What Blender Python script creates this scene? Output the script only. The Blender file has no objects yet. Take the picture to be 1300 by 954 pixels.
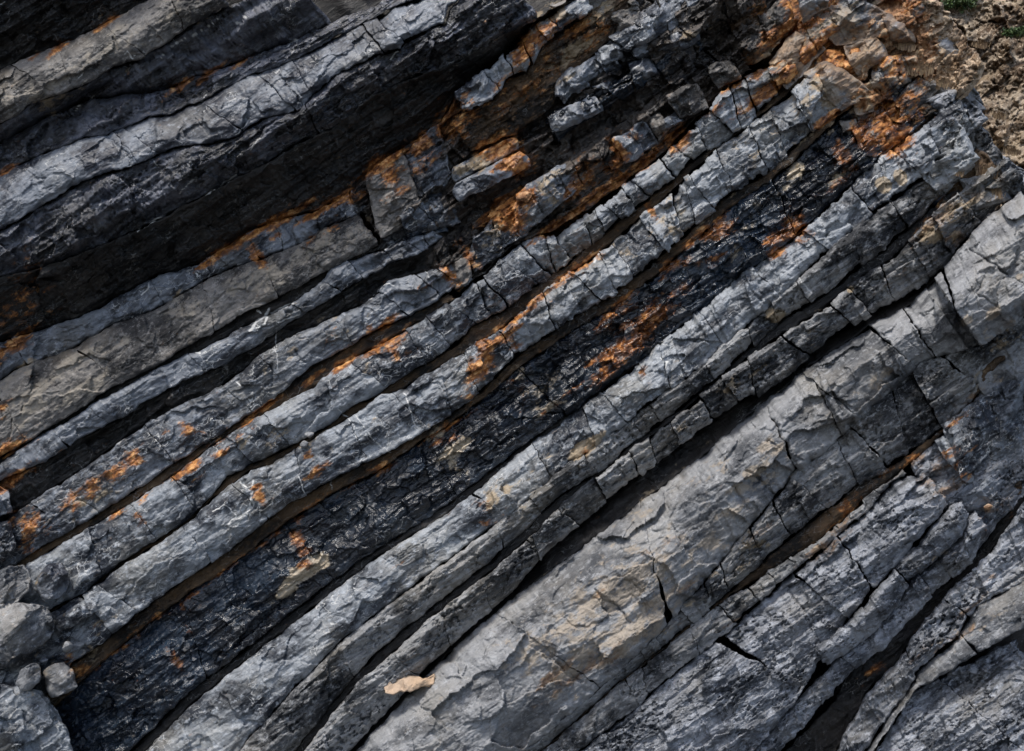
import bpy, math, random
import numpy as np
C = bpy.data.collections.new('Scene objects'); bpy.context.scene.collection.children.link(C)
scn = bpy.context.scene
R = math.radians
STEP = 1.1                      # spacing of the rock surface grid, in centimetres at the cliff

# ------------------------------------------------------------------ camera, sky, sun, exposure
F, CX, CY, DIST, CAMZ = 1264.0, 650.0, 477.0, 12.64, 3.93
cam = bpy.data.objects.new('camera', bpy.data.cameras.new('camera')); C.objects.link(cam)
cam.data.lens = 35; cam.data.sensor_width = 36; cam.data.clip_end = 500
cam.location = (0, 0, CAMZ); cam.rotation_euler = (R(90), 0, 0); scn.camera = cam
w = bpy.data.worlds.new('World'); scn.world = w; w.use_nodes = True
nt = w.node_tree; bg = nt.nodes['Background']
sky = nt.nodes.new('ShaderNodeTexSky'); sky.sky_type = 'NISHITA'; sky.sun_disc = False
SUN_EL, SUN_AZ = 64, 212          # azimuth clockwise from +Y (camera looks along +Y)
sky.sun_elevation = R(SUN_EL); sky.sun_rotation = R(SUN_AZ); sky.air_density = 1.0; sky.dust_density = 2.5; sky.ozone_density = 1.0
nt.links.new(sky.outputs[0], bg.inputs[0]); bg.inputs[1].default_value = 0.085
sl = bpy.data.lights.new('sun', 'SUN'); sl.energy = 1.5; sl.angle = R(10); sl.color = (1, .96, .9)
so = bpy.data.objects.new('sun', sl); C.objects.link(so)
so.rotation_euler = (R(90 - SUN_EL), 0, R(180 - SUN_AZ))
scn.view_settings.view_transform = 'Standard'; scn.view_settings.look = 'None'
scn.view_settings.exposure = 1.05; scn.view_settings.gamma = 1

# ------------------------------------------------------------------ numpy noise
def hsh(ix, iy, seed):
    with np.errstate(over='ignore'):
        h = (ix.astype(np.int64) * 374761393 + iy.astype(np.int64) * 668265263 + seed * 974634777) & 0xffffffff
        h = ((h ^ (h >> 13)) * 1274126177) & 0xffffffff
        h = ((h ^ (h >> 16)) * 2246822519) & 0xffffffff
        h = h ^ (h >> 15)
    return h.astype(np.float64) / 4294967296.0
def perlin(x, y, seed=0):
    x0 = np.floor(x); y0 = np.floor(y); fx = x - x0; fy = y - y0
    ux = fx*fx*fx*(fx*(fx*6-15)+10); uy = fy*fy*fy*(fy*(fy*6-15)+10)
    def g(i, j):
        a = hsh(x0+i, y0+j, seed) * 6.2831853
        return np.cos(a)*(fx-i) + np.sin(a)*(fy-j)
    a = g(0, 0); b = g(1, 0); c = g(0, 1); d = g(1, 1)
    return 1.5 * ((a+(b-a)*ux)*(1-uy) + (c+(d-c)*ux)*uy)
def fbm(x, y, seed=0, o=4, gain=.5):
    r = 0; a = 1
    for i in range(o):
        r = r + a*perlin(x, y, seed+i*17); x = x*2.03+11.3; y = y*2.03-7.1; a *= gain
    return r
def ridged(x, y, seed=0, o=3):
    r = 0; a = 1
    for i in range(o):
        r = r + a*(1-2*np.abs(perlin(x, y, seed+i*13))); x = x*2.1+3; y = y*2.1+5; a *= .5
    return r/1.75
def facet(x, y, seed, jit=.85):
    """nearest-cell planes: returns offset, tilt term, border distance"""
    x0 = np.floor(x); y0 = np.floor(y)
    f1 = np.full(x.shape, 9.); f2 = np.full(x.shape, 9.); off = np.zeros(x.shape); tl = np.zeros(x.shape)
    for i in (-1, 0, 1):
        for j in (-1, 0, 1):
            cx = x0+i; cy = y0+j
            px = cx+.5+(hsh(cx, cy, seed)-.5)*jit; py = cy+.5+(hsh(cx, cy, seed+1)-.5)*jit
            dx = x-px; dy = y-py; d = np.hypot(dx, dy)
            near = d < f1
            f2 = np.where(near, f1, np.minimum(f2, d))
            off = np.where(near, hsh(cx, cy, seed+2)*2-1, off)
            a = hsh(cx, cy, seed+3)*2-1; b = hsh(cx, cy, seed+4)*2-1
            tl = np.where(near, a*dx+b*dy, tl); f1 = np.where(near, d, f1)
    return off, tl, f2-f1

TH = R(35); CS, SN = math.cos(TH), math.sin(TH)
def to_st(x, y): return x*CS - y*SN, x*SN + y*CS
def to_px(s, t): return s*CS + t*SN, -s*SN + t*CS
def world(x, y, d):
    k = (DIST + d/100)/F
    return (x-CX)*k, DIST + d/100, CAMZ - (y-CY)*k

# ------------------------------------------------------------------ marks that belong to the rock
# iron stain patches: x, y, half length along the bedding, half width, strength (measured on the rock face)
ORANGE = [
 (74,62,16,4,1),(135,29,16,4,1),(45,70,8,3,.6),(225,112,22,5,.8),(262,98,30,4,.8),(305,80,14,4,.7),(8,216,12,5,.8),
 (20,438,26,8,1),(0,450,14,10,.9),(-2,520,14,12,.6),(10,570,26,8,.9),(15,610,28,7,1),(20,395,40,30,.45),(30,345,30,25,.35),
 (280,322,30,5,1.1),(325,295,34,5,1.1),(365,276,30,5,1.1),(400,270,26,5,1.1),(432,253,24,5,1.1),(262,335,16,4,1),
 (325,325,7,14,1),(350,300,12,5,.7),(395,305,14,4,.6),(420,292,16,5,.6),(450,250,12,12,.6),
 (480,212,22,9,1.1),(503,197,18,6,1),(496,222,14,14,.9),(535,182,18,10,1),(558,165,12,8,.9),(548,200,14,8,.6),(510,240,22,6,.5),(527,215,12,9,.7),
 (575,150,24,16,.6),(580,165,18,14,.5),(590,130,12,10,.5),(600,145,24,12,.4),
 (668,60,8,10,1.2),(662,70,14,6,1),(680,50,10,10,.8),(690,40,12,12,.7),(640,108,22,7,.5),(700,30,10,8,.6),(735,35,20,9,.6),(755,45,20,10,.5),(700,80,30,14,.35),(640,130,25,12,.4),(670,110,20,12,.4),
 (640,186,18,8,1.1),(620,183,24,5,.8),(650,205,14,7,1.2),(660,214,10,6,1.1),(635,210,12,4,.9),(672,205,8,10,.6),
 (620,277,14,6,.9),(640,262,18,10,1),(650,280,12,14,.9),(666,252,11,8,1.3),(595,325,7,22,.8),(570,350,8,20,.7),(725,248,10,8,.6),(735,235,14,10,.6),
 (745,222,12,20,.5),(780,210,20,12,.5),(785,190,5,14,1.1),(800,170,10,10,.4),
 (700,290,26,5,.9),(725,275,26,5,.9),(755,250,26,6,.9),(785,230,26,6,.9),(815,208,24,6,.9),(830,195,20,5,.8),(860,175,16,10,.9),(905,140,20,6,.6),(935,105,22,6,.8),(960,95,18,5,.8),
 (858,205,5,30,.3),(990,105,30,6,1.2),(975,118,34,5,.9),(1010,85,20,6,1.3),(1035,62,28,6,1.3),(1018,68,18,22,.7),(1000,60,14,14,.8),(985,80,10,8,.7),
 (985,45,22,8,.9),(960,70,18,8,.5),(1020,30,22,9,.9),(1045,15,20,9,.9),(1075,20,12,8,.4),(1010,10,14,14,.7),(960,10,14,12,.5),
 (700,18,12,6,.3),
 (1055,65,26,22,.9),(1070,90,14,30,.9),(1085,110,16,14,.8),(1095,60,26,16,.7),(1115,75,26,12,.7),(1085,45,24,6,1),(1140,15,24,20,.8),(1160,45,20,26,.8),(1145,80,24,20,.6),(1170,85,16,16,.7),(1165,110,14,10,.4),
 (1085,125,16,18,.6),(1100,130,20,10,.6),(1125,140,12,26,1.1),(1130,165,14,22,1.3),(1150,125,18,10,.6),(1095,165,14,12,.8),(1070,200,10,18,.9),(1105,178,12,12,.7),(1135,185,14,10,.9),(1150,150,24,10,.5),(1050,150,18,5,.9),
 (1010,290,14,18,1),(990,300,22,8,.9),(985,320,12,8,.9),(900,296,18,8,1),(915,290,16,14,.8),(880,305,22,5,.8),(870,335,14,5,.7),(848,340,16,8,.8),(905,330,26,10,.5),(1060,235,20,5,.8),(1075,215,14,6,.6),
 (812,425,34,10,1),(795,440,30,12,1.1),(775,450,22,8,1),(765,475,20,10,.8),(830,400,30,12,.8),(780,400,30,8,.7),(850,385,22,14,.6),(795,415,20,5,.8),(870,370,20,10,.5),(760,455,20,4,.8),(790,380,18,4,.8),
 (720,500,22,3,.6),(662,495,10,14,.5),(700,515,26,4,.5),
 (617,440,10,10,1.2),(606,472,13,11,1.2),(620,455,8,10,1),(637,430,24,6,.9),(596,500,8,12,.6),(640,415,14,10,.7),(655,440,8,8,.7),(663,400,34,4,.8),(690,375,34,4,.9),(720,350,24,5,.9),(748,330,16,9,.8),(826,267,4,8,.9),
 (490,412,16,6,.9),(470,418,8,6,.8),(415,430,10,8,.4),(540,365,14,6,.4),(500,435,22,7,.8),(475,445,22,5,.9),(440,460,24,5,1),(430,463,10,5,1),(505,452,7,10,.7),(395,482,24,4,.8),(335,518,24,4,1),(320,530,18,4,.9),(515,450,12,8,.5),
 (240,545,9,9,.8),(222,540,16,5,.4),(170,583,10,11,.9),(145,600,18,8,.8),(115,620,22,9,.8),(92,640,14,14,.6),(280,558,20,5,.5),(310,548,18,5,.4),
 (278,577,10,4,1),(243,592,14,6,1),(225,602,12,5,.9),(250,610,12,5,.5),(180,635,16,6,.6),(145,655,12,5,.7),(175,655,6,14,.5),
 (330,632,6,9,1.1),(325,618,6,6,.7),(400,600,12,6,.8),(392,580,10,8,.5),(405,595,18,4,.6),
 (35,668,16,14,.8),(35,690,12,12,.6),(20,655,14,8,.6),(50,665,10,10,.4),
 (123,849,28,3.5,.55),(153,824,30,3.5,.55),(193,789,30,3.5,.55),(243,756,34,3.5,.55),(293,719,30,3.5,.55),(343,684,34,3.5,.55),(393,644,30,3.5,.55),(443,619,30,3.5,.55),(493,594,28,3.5,.55),(543,559,24,3.5,.55),(583,534,24,3.5,.55),(100,850,14,10,.7),(85,835,10,8,.5),
 (378,683,7,12,1.2),(386,700,8,7,1),(388,718,10,7,.9),(378,665,5,10,.5),(560,560,24,4,.7),(570,550,10,14,.6),(480,593,14,6,.8),
 (224,840,5,14,.9),(232,770,4,7,.7),(240,800,3,16,.4),(510,715,14,3,.6),(600,465,6,6,.5),
 (610,640,10,10,.5),(617,660,14,12,.3),(742,568,22,8,.45),(815,470,6,12,.5),(820,485,5,16,.3),(800,460,10,10,.3),(640,660,16,6,.4),
 (1040,700,26,8,.7),(1080,650,20,12,.6),(1065,670,16,10,.6),(1190,600,30,16,.6),(1205,620,26,9,.7),(1165,585,16,12,.6),(1200,580,20,10,.6),(1245,560,20,8,.3),(1213,535,24,5,.6),(1235,505,20,5,.6),(1253,645,7,5,.9),(1275,640,24,14,.4),
 (968,675,22,6,.5),(1120,600,20,5,.5),(930,790,18,3,.6),(860,795,12,4,.5),
 (1215,810,34,4,.7),(1235,770,28,4,.6),(1250,740,20,4,.5),(1245,672,16,5,.3),(1170,830,24,5,.4),(1110,850,14,6,.6),
 (1190,280,30,8,.7),(1215,300,16,12,.6),(1195,262,16,8,.6),(1175,300,24,10,.4),(1140,350,40,8,.35),(1240,250,16,16,.4),(1260,235,20,12,.5),
 (725,865,50,6,.7),(770,835,40,12,.6),(700,860,20,6,.9),(760,755,9,5,.8),(850,690,26,5,.5),(1050,640,16,4,.4),(720,845,16,5,.8),(820,700,14,5,.5),(870,745,18,6,.5),
]
# pale warm patches: lichen, mud skin and bleached rock
TAN = [
 (1010,55,30,14,.55),(1060,30,40,16,.5),(1100,60,30,16,.6),(1130,90,30,20,.45),(1060,115,24,16,.5),(1160,60,24,18,.4),(1020,80,20,12,.5),
 (60,110,60,30,.45),(140,60,60,30,.45),(220,25,50,25,.35),(30,470,40,8,.6),(90,460,50,8,.8),(60,485,50,8,.8),(30,520,24,20,.7),(110,492,40,10,.7),(150,440,26,6,.6),
 (230,400,30,14,.6),(300,360,40,10,.6),(260,420,40,6,.4),(330,350,30,10,.7),(390,320,50,10,.6),(450,295,30,16,.6),(230,380,14,10,.5),(340,360,50,18,.4),
 (10,780,30,40,.2),(110,830,24,12,.5),(130,790,20,20,.3),(30,740,20,20,.4),(50,860,40,30,.3),
 (600,205,26,8,.5),(630,195,26,6,.7),(715,100,20,6,.3),(735,60,30,8,.6),(700,22,30,8,.5),(760,15,26,8,.5),
 (620,305,24,12,.4),(690,230,20,10,.4),(690,260,24,16,.3),(700,245,30,10,.4),(880,40,18,10,.3),(820,30,30,10,.2),(760,25,10,10,.5),
 (920,130,30,12,.3),(1000,70,22,24,.7),(990,100,14,8,.5),(1060,35,24,14,.5),(1075,20,30,10,.4),(1060,110,30,14,.6),(1040,95,20,16,.5),(1090,50,30,12,.5),(1130,45,20,10,.5),(1100,70,18,14,.8),(1095,130,14,14,.7),(1110,115,14,10,.8),
 (980,160,60,30,.25),(900,260,50,20,.25),(850,280,24,20,.35),(790,330,30,20,.3),
 (445,840,10,6,.2),(390,722,22,8,1.6),(372,738,13,6,1.3),(365,750,14,7,.9),(407,712,8,8,1),(350,765,8,4,.6),(420,705,8,8,.3),
 (580,570,22,9,.8),(570,590,14,6,.6),(590,600,10,8,.5),(545,555,12,8,.6),(560,545,14,8,.6),(700,480,14,12,.4),(680,500,12,14,.6),(665,475,10,14,.4),(690,520,20,6,.5),
 (1123,235,6,6,2.6),(1143,226,5,7,2.6),(988,402,7,4,2.2),(978,398,7,5,1),(1237,255,12,3,2.2),(1228,408,8,5,.9),(1262,398,10,5,1.2),(1293,352,6,4,1),(1178,298,14,10,.9),(1205,275,14,10,.7),(1212,300,10,10,.6),(1183,300,12,10,.9),(1080,368,4,3,1),(1222,262,12,14,.4),(1195,250,14,7,.5),
 (1012,216,8,5,2),(1005,222,8,5,1),(950,290,14,5,.6),(930,320,16,8,.4),(1000,240,20,5,.4),(960,260,24,6,.35),(1040,170,20,6,.4),(1065,225,16,5,.6),
 (955,600,16,10,.8),(970,590,18,8,.7),(940,620,12,14,.7),(980,610,16,12,.5),(990,570,22,14,.5),(970,565,14,8,.7),(930,650,30,10,.6),(1000,590,20,20,.4),(1110,480,20,14,.5),(1060,520,26,8,.35),(900,600,60,40,.3),(900,690,50,20,.5),(800,740,70,34,.7),(850,760,46,16,.6),(760,760,46,24,.65),(720,800,80,34,.6),(800,800,66,24,.75),(740,840,60,20,.7),(820,640,30,14,.4),(950,700,30,14,.5),
 (920,500,22,16,.3),(935,490,14,14,.5),(960,470,20,12,.4),(860,545,24,10,.4),(1040,420,30,14,.3),
 (655,610,16,12,.4),(660,640,24,12,.3),(700,580,20,14,.3),(745,590,26,12,.3),(742,568,20,7,1.4),(623,633,10,10,.9),(670,600,20,16,.4),(640,620,14,10,.5),
 (1250,490,30,20,.4),(1275,430,20,20,.5),(1290,400,20,14,.3),(1240,800,60,12,.35),(1200,700,20,6,.3),(1290,560,20,20,.2),
 (395,560,20,10,.4),(460,545,40,10,.2),(340,560,30,10,.35),(310,560,20,10,.5),(100,640,30,14,.5),(200,595,40,12,.3),(220,580,14,14,.3),(120,640,40,12,.5),
 (390,430,60,12,.3),(440,415,40,12,.3),(470,470,12,16,.4),(520,440,30,10,.3),
]
ORANGE = [(x, y, a*1.15, b*1.2, q*1.2) if (560 < x < 880 and y < 310) or (x > 960 and y < 190) else (x, y, a, b, q) for x, y, a, b, q in ORANGE]
TAN = [(x, y, a*1.2, b*1.2, q*1.3) if (x > 960 and y < 190) or (560 < x < 900 and y < 310) else (x, y, a, b, q) for x, y, a, b, q in TAN]
# traced white calcite veins and streaks: width, then points
VEINS = [
 (1.3,(203,75),(215,62),(232,50),(252,43),(270,30),(283,18)),(1.0,(95,140),(108,128),(120,121)),(1.6,(158,70),(162,64),(168,76),(172,70)),(1.2,(100,100),(106,92),(104,96)),
 (1.2,(365,60),(372,52),(378,50),(371,68)),(1.4,(300,172),(312,158),(318,150)),(1.6,(318,190),(326,180),(333,175)),(2.0,(228,246),(236,236),(246,228)),(1.3,(196,205),(200,212)),
 (2.2,(262,247),(272,241)),(2.4,(280,236),(300,222)),(2.0,(175,294),(190,284),(206,274)),(1.6,(125,261),(133,255)),(1.4,(72,286),(80,282)),(1.2,(255,130),(262,120)),
 (1.6,(178,375),(187,368),(189,360)),(3.2,(318,420),(326,408),(336,402),(342,392)),(2.6,(326,416),(334,414),(340,404)),(2.6,(344,398),(356,392),(372,386)),(1.8,(352,410),(366,405),(379,400)),(2.4,(248,448),(254,448)),(2.0,(289,438),(293,437)),(1.4,(276,444),(280,440)),
 (2.4,(327,395),(331,397)),(1.3,(263,462),(268,458)),(2.2,(300,485),(305,489)),(2.0,(315,508),(318,510)),
 (1.6,(305,612),(316,622),(322,640),(312,654),(300,660)),(2.4,(322,610),(318,640),(312,655)),(1.8,(380,605),(386,625)),(1.6,(270,650),(285,640),(300,655),(286,668)),
 (1.3,(225,660),(236,640),(246,625)),(1.2,(452,528),(475,560),(495,575)),(1.6,(514,500),(524,530),(528,545)),(1.3,(430,520),(450,540),(452,560)),
 (1.8,(641,455),(650,440),(650,455)),(1.4,(655,405),(668,395),(690,380)),(1.2,(420,610),(422,622)),(1.2,(515,290),(530,280)),(1.2,(488,318),(500,308)),
 (1.3,(700,165),(712,160)),(1.6,(703,150),(712,140)),(1.6,(745,125),(752,118)),(1.6,(800,92),(812,82)),(1.6,(816,75),(812,84)),
 (1.4,(820,275),(826,268)),(2.6,(745,330),(750,322)),(2.6,(754,332),(762,320)),(1.6,(843,470),(847,460),(838,455)),(2.2,(1014,352),(1022,364),(1030,372)),
 (1.2,(470,380),(490,360),(500,362)),(1.0,(540,345),(550,360),(548,372)),(2.4,(1262,640),(1266,636)),(1.4,(300,30),(330,8)),(1.6,(0,6),(6,2)),
 (1.2,(350,420),(352,470)),(1.0,(60,560),(90,545)),(1.2,(560,20),(575,35),(592,40)),(2.2,(496,75),(505,65)),
]

# ------------------------------------------------------------------ rock materials
def rock_mat(name, dark, light, bias=.5, contrast=.16, rough=.6, spec=.4, mottle=.45, vein=.0, bump=.5, pits=0, lam=1.0, tanc=(.40,.31,.20), veinc=(.6,.6,.58), rust=1.0, scratch=.3, rc=((.12, .042, .012), (.50, .19, .042), (.74, .42, .17))):
    m = bpy.data.materials.new(name); m.use_nodes = True; t = m.node_tree; N = t.nodes; L = t.links
    b = N['Principled BSDF']
    def at(n, vec=False):
        a = N.new('ShaderNodeAttribute'); a.attribute_name = n; return a.outputs['Vector' if vec else 'Fac']
    st = at('st', True)
    def mp(sx, sy, sz=1.0, loc=0):
        q = N.new('ShaderNodeMapping'); q.inputs['Scale'].default_value = (sx, sy, sz); q.inputs['Location'].default_value = (loc, loc*.7, 0)
        L.new(st, q.inputs['Vector']); return q.outputs[0]
    def noise(vec, sc, det=5, ro=.55, dist=0):
        n = N.new('ShaderNodeTexNoise'); n.inputs['Scale'].default_value = sc; n.inputs['Detail'].default_value = det
        n.inputs['Roughness'].default_value = ro; n.inputs['Distortion'].default_value = dist; L.new(vec, n.inputs['Vector']); return n.outputs['Fac']
    def rng(v, a, bb, c=0, d=1, smooth=True):
        q = N.new('ShaderNodeMapRange'); q.interpolation_type = 'SMOOTHSTEP' if smooth else 'LINEAR'
        q.inputs['From Min'].default_value = a; q.inputs['From Max'].default_value = bb
        q.inputs['To Min'].default_value = c; q.inputs['To Max'].default_value = d; L.new(v, q.inputs['Value']); return q.outputs[0]
    def ma(op, a, bb):
        q = N.new('ShaderNodeMath'); q.operation = op
        for i, v in enumerate((a, bb)):
            if isinstance(v, (int, float)): q.inputs[i].default_value = v
            else: L.new(v, q.inputs[i])
        return q.outputs[0]
    def mix(f, a, bb):
        q = N.new('ShaderNodeMix'); q.data_type = 'RGBA'
        if isinstance(f, (int, float)): q.inputs[0].default_value = f
        else: L.new(f, q.inputs[0])
        for i, v in ((6, a), (7, bb)):
            if isinstance(v, tuple): q.inputs[i].default_value = (*v, 1)
            else: L.new(v, q.inputs[i])
        return q.outputs[2]
    base = noise(mp(.8, 1.6), 1.5, 8, .62, .4)
    blk = at('blk')
    f = ma('ADD', base, ma('MULTIPLY', ma('SUBTRACT', blk, .5), .14))
    col = mix(rng(f, bias-contrast, bias+contrast), dark, light)
    warm = tuple(min(1, c*k) for c, k in zip(light, (1.08, .98, .82)))
    col = mix(ma('MULTIPLY', rng(noise(mp(1, 1, 1, 7), .9, 4), .5, .68), .45), col, warm)
    pt = noise(mp(1.1, 1.5, 1, 13), 3.2, 9, .74)
    col = mix(ma('MULTIPLY', rng(pt, .53, .63), mottle*.9), col, tuple(min(1, c*1.55) for c in light))
    # fine speckle, dark and pale
    sp = noise(mp(1, 1.6, 1, 3), 9, 9, .78)
    col = mix(ma('MULTIPLY', rng(sp, .53, .62), mottle), col, tuple(min(1, c*1.8) for c in light))
    col = mix(ma('MULTIPLY', rng(noise(mp(1, 1.8, 1, 9), 7, 9, .78), .53, .62), mottle), col, tuple(c*.45 for c in dark))
    if scratch:
        v = N.new('ShaderNodeTexVoronoi'); v.feature = 'DISTANCE_TO_EDGE'; v.inputs['Scale'].default_value = 5.5
        dn = N.new('ShaderNodeTexNoise'); dn.inputs['Scale'].default_value = 3; dn.inputs['Detail'].default_value = 3
        L.new(mp(1, 1.0, 1, 2), dn.inputs['Vector'])
        va = N.new('ShaderNodeVectorMath'); va.operation = 'MULTIPLY_ADD'; va.inputs[1].default_value = (.8, .8, .0)
        L.new(dn.outputs['Color'], va.inputs[0]); L.new(mp(.6, 1.5, 1, 2), va.inputs[2]); L.new(va.outputs[0], v.inputs['Vector'])
        sc = ma('MULTIPLY', rng(v.outputs['Distance'], .0, .030, 1, 0), rng(noise(mp(1, 1, 1, 5), 2.2, 5, .65), .47, .60))
        col = mix(ma('MULTIPLY', sc, scratch), col, veinc)
    col = mix(rng(at('vein'), .25, .8), col, veinc)
    ns = noise(mp(1, 1.6, 1, 1), 4.5, 8, .68)
    tn = ma('ADD', at('tan'), ma('MULTIPLY', ma('SUBTRACT', ns, .5), 2.4))
    col = mix(ma('MULTIPLY', rng(tn, .36, .66), .85), col, mix(noise(mp(2, 3), 9, 4), tuple(c*.55 for c in tanc), tuple(c*1.3 for c in tanc)))
    n2 = noise(mp(1, 1.8, 1, 4), 5.5, 8, .7)
    og = ma('ADD', at('stain'), ma('MULTIPLY', ma('SUBTRACT', n2, .5), 2.6))
    n3 = noise(mp(1.5, 2.5, 1, 6), 6, 6, .65)
    orc = mix(rng(n3, .38, .62), rc[0], mix(rng(n3, .5, .68), rc[1], rc[2]))
    col = mix(ma('MULTIPLY', rng(og, .34, .78), rust), col, orc)
    L.new(col, b.inputs['Base Color'])
    L.new(rng(noise(mp(1, 1.5, 1, 8), 3.5, 5), .3, .7, rough-.16, rough+.16), b.inputs['Roughness'])
    b.inputs['Specular IOR Level'].default_value = spec
    # bump: laminae, grain, pits
    h1 = noise(mp(.9, 5*lam, 1, 2), 5, 8, .62, .25); h2 = noise(mp(1, 1.2), 22, 8, .72)
    h = ma('ADD', ma('MULTIPLY', h1, 1.1 if lam > .3 else .4), ma('MULTIPLY', h2, .55))
    if pits:
        v = N.new('ShaderNodeTexVoronoi'); v.inputs['Scale'].default_value = 12; L.new(mp(.8, 1.5, 1, 3), v.inputs['Vector'])
        pm = ma('MULTIPLY', rng(v.outputs['Distance'], .12, .42, 1, 0), rng(noise(mp(1, 1.6, 1, 11), 3.2, 4), .47, .62))
        h = ma('SUBTRACT', h, ma('MULTIPLY', pm, pits))
    bp = N.new('ShaderNodeBump'); bp.inputs['Strength'].default_value = bump; bp.inputs['Distance'].default_value = .035
    L.new(h, bp.inputs['Height']); L.new(bp.outputs[0], b.inputs['Normal'])
    return m
M = {
 'slab': rock_mat('blue_grey_limestone', (.018,.021,.032), (.178,.195,.222), .50, .085, .44, .6, .5, scratch=.8),
 'brownslab': rock_mat('brown_grey_limestone', (.028,.026,.025), (.21,.195,.178), .51, .11, .58, .45, .6, scratch=.3, tanc=(.33,.29,.235)),
 'flaky': rock_mat('flaky_dark_shale', (.008,.009,.012), (.115,.124,.155), .52, .09, .34, .8, .5, bump=.9, lam=1.2, scratch=.4),
 'black': rock_mat('shade_black_shale', (.005,.005,.005), (.038,.034,.031), .54, .12, .5, .5, .4, bump=.9, scratch=.3),  # shade of crevices, hollows and overhang undersides put into the near-black colour
 'umber': rock_mat('umber_black_shale', (.007,.006,.006), (.095,.08,.068), .52, .11, .42, .6, .5, bump=.9, scratch=.3),
 'dark': rock_mat('dark_grey_siltstone', (.010,.013,.020), (.165,.182,.208), .50, .08, .44, .65, .6, scratch=.9),
 'mid': rock_mat('mid_grey_limestone', (.017,.021,.030), (.262,.282,.305), .50, .08, .48, .55, .6, scratch=1.0),
 'blue': rock_mat('blue_black_slate', (.0035,.005,.009), (.018,.029,.046), .54, .085, .24, .6, .3, bump=.45, scratch=.35, tanc=(.50,.41,.29), rc=((.05,.02,.008),(.27,.09,.022),(.55,.26,.09))),
 'rust':  rock_mat('rusty_shale', (.010,.008,.006), (.10,.062,.032), .52, .12, .6, .35, .5, bump=.9),
 'pale':  rock_mat('pale_grey_limestone', (.055,.059,.066), (.272,.276,.282), .49, .12, .56, .45, .5, bump=.6, scratch=.3, tanc=(.38,.32,.25), rust=.7, rc=((.14,.09,.055),(.34,.19,.09),(.46,.33,.20))),
 'pitted': rock_mat('pitted_grey_limestone', (.036,.042,.053), (.285,.30,.33), .49, .12, .54, .5, .6, bump=.75, pits=2.4, lam=.6, scratch=.2, rust=.7, rc=((.14,.09,.055),(.34,.19,.09),(.46,.33,.20))),
 'fissured': rock_mat('fissured_grey_limestone', (.022,.024,.028), (.29,.293,.295), .50, .10, .56, .45, .65, bump=1.0, pits=1.0, lam=1.4, scratch=.2, rust=.7, rc=((.14,.09,.055),(.34,.19,.09),(.46,.33,.20))),
 'earth': rock_mat('orange_earth', (.11,.066,.04), (.50,.39,.28), .5, .12, .85, .2, .8, bump=.9, lam=.2, scratch=0, rust=.8, rc=((.13,.055,.025),(.44,.19,.07),(.6,.37,.2))),
 'hill':  rock_mat('scree_hillside', (.10,.068,.045), (.35,.29,.22), .5, .10, .85, .2, .9, bump=1, lam=.25, scratch=0, rust=.8, rc=((.13,.06,.03),(.36,.17,.07),(.5,.33,.2))),
 'sand': rock_mat('pale_sandstone', (.24,.17,.12), (.48,.36,.26), .5, .14, .8, .2, .3, bump=.3, scratch=0),
}

# traced open cracks (width, depth, points) and ledges (height to the right of the line, fade, points), all on the rock face
CRACKS = [
 (1.6,4,(949,598),(962,606),(975,622),(988,632)),(1.6,4,(930,618),(940,632),(950,646)),(1.6,3,(975,560),(1000,575),(1018,600),(1010,618)),(1.4,3,(755,748),(765,762),(782,766),(800,790)),
 (1.6,4,(715,784),(728,796),(745,796),(765,788)),(2,5,(690,834),(708,842),(718,856),(738,866)),(1.4,3,(800,738),(816,752),(822,745)),(1.4,3,(860,640),(850,662),(866,690),(874,706)),
 (2,5,(1183,350),(1196,380),(1214,400),(1246,442)),(1.6,4,(1232,318),(1262,335),(1280,352),(1300,362)),(1.4,3,(1250,352),(1240,372),(1268,392)),(1.6,4,(1155,410),(1170,440),(1184,455)),(1.4,3,(1126,430),(1140,455),(1150,475)),
 (2,5,(1066,735),(1080,746),(1096,745),(1112,730)),(1.8,4,(1000,750),(1018,772),(1030,800),(1042,818)),(1.4,3,(1060,720),(1045,740),(1035,760)),(1.4,3,(1100,668),(1130,690)),
 (1.6,3,(135,174),(150,186),(163,196),(165,210)),(1.3,2.5,(258,128),(246,150),(256,160)),(1.6,4,(355,96),(374,120),(384,134)),(1.4,3,(460,48),(470,60),(477,68)),(1.3,3,(36,218),(48,228),(56,226)),
 (1.5,3,(345,462),(345,490)),(1.5,4,(374,445),(380,456),(388,460)),(1.5,3,(118,480),(126,490),(135,494)),(1.4,3,(525,425),(530,440),(545,452)),(1.4,3,(300,545),(312,552),(330,556)),
 (1.8,4,(845,205),(860,230),(874,236)),(1.6,3,(772,265),(785,290),(806,308)),(1.6,3,(735,320),(755,345)),(1.6,3,(963,160),(975,195)),(1.6,3,(985,150),(1008,160),(1015,172)),
 (2,4,(1032,105),(1045,122),(1064,134)),(1.4,3,(1155,205),(1178,222),(1186,232)),(1.6,3,(855,455),(850,480)),(1.6,3,(944,352),(958,375),(972,386)),(1.4,3,(690,470),(695,500)),
 (1.2,2,(420,640),(422,655)),(1.4,3,(760,545),(772,560)),(1.4,3,(540,700),(545,720)),(1.4,2.5,(430,775),(446,768)),(1.4,3,(1205,760),(1215,780)),(1.6,4,(1175,830),(1190,815),(1215,810)),
]
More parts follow.
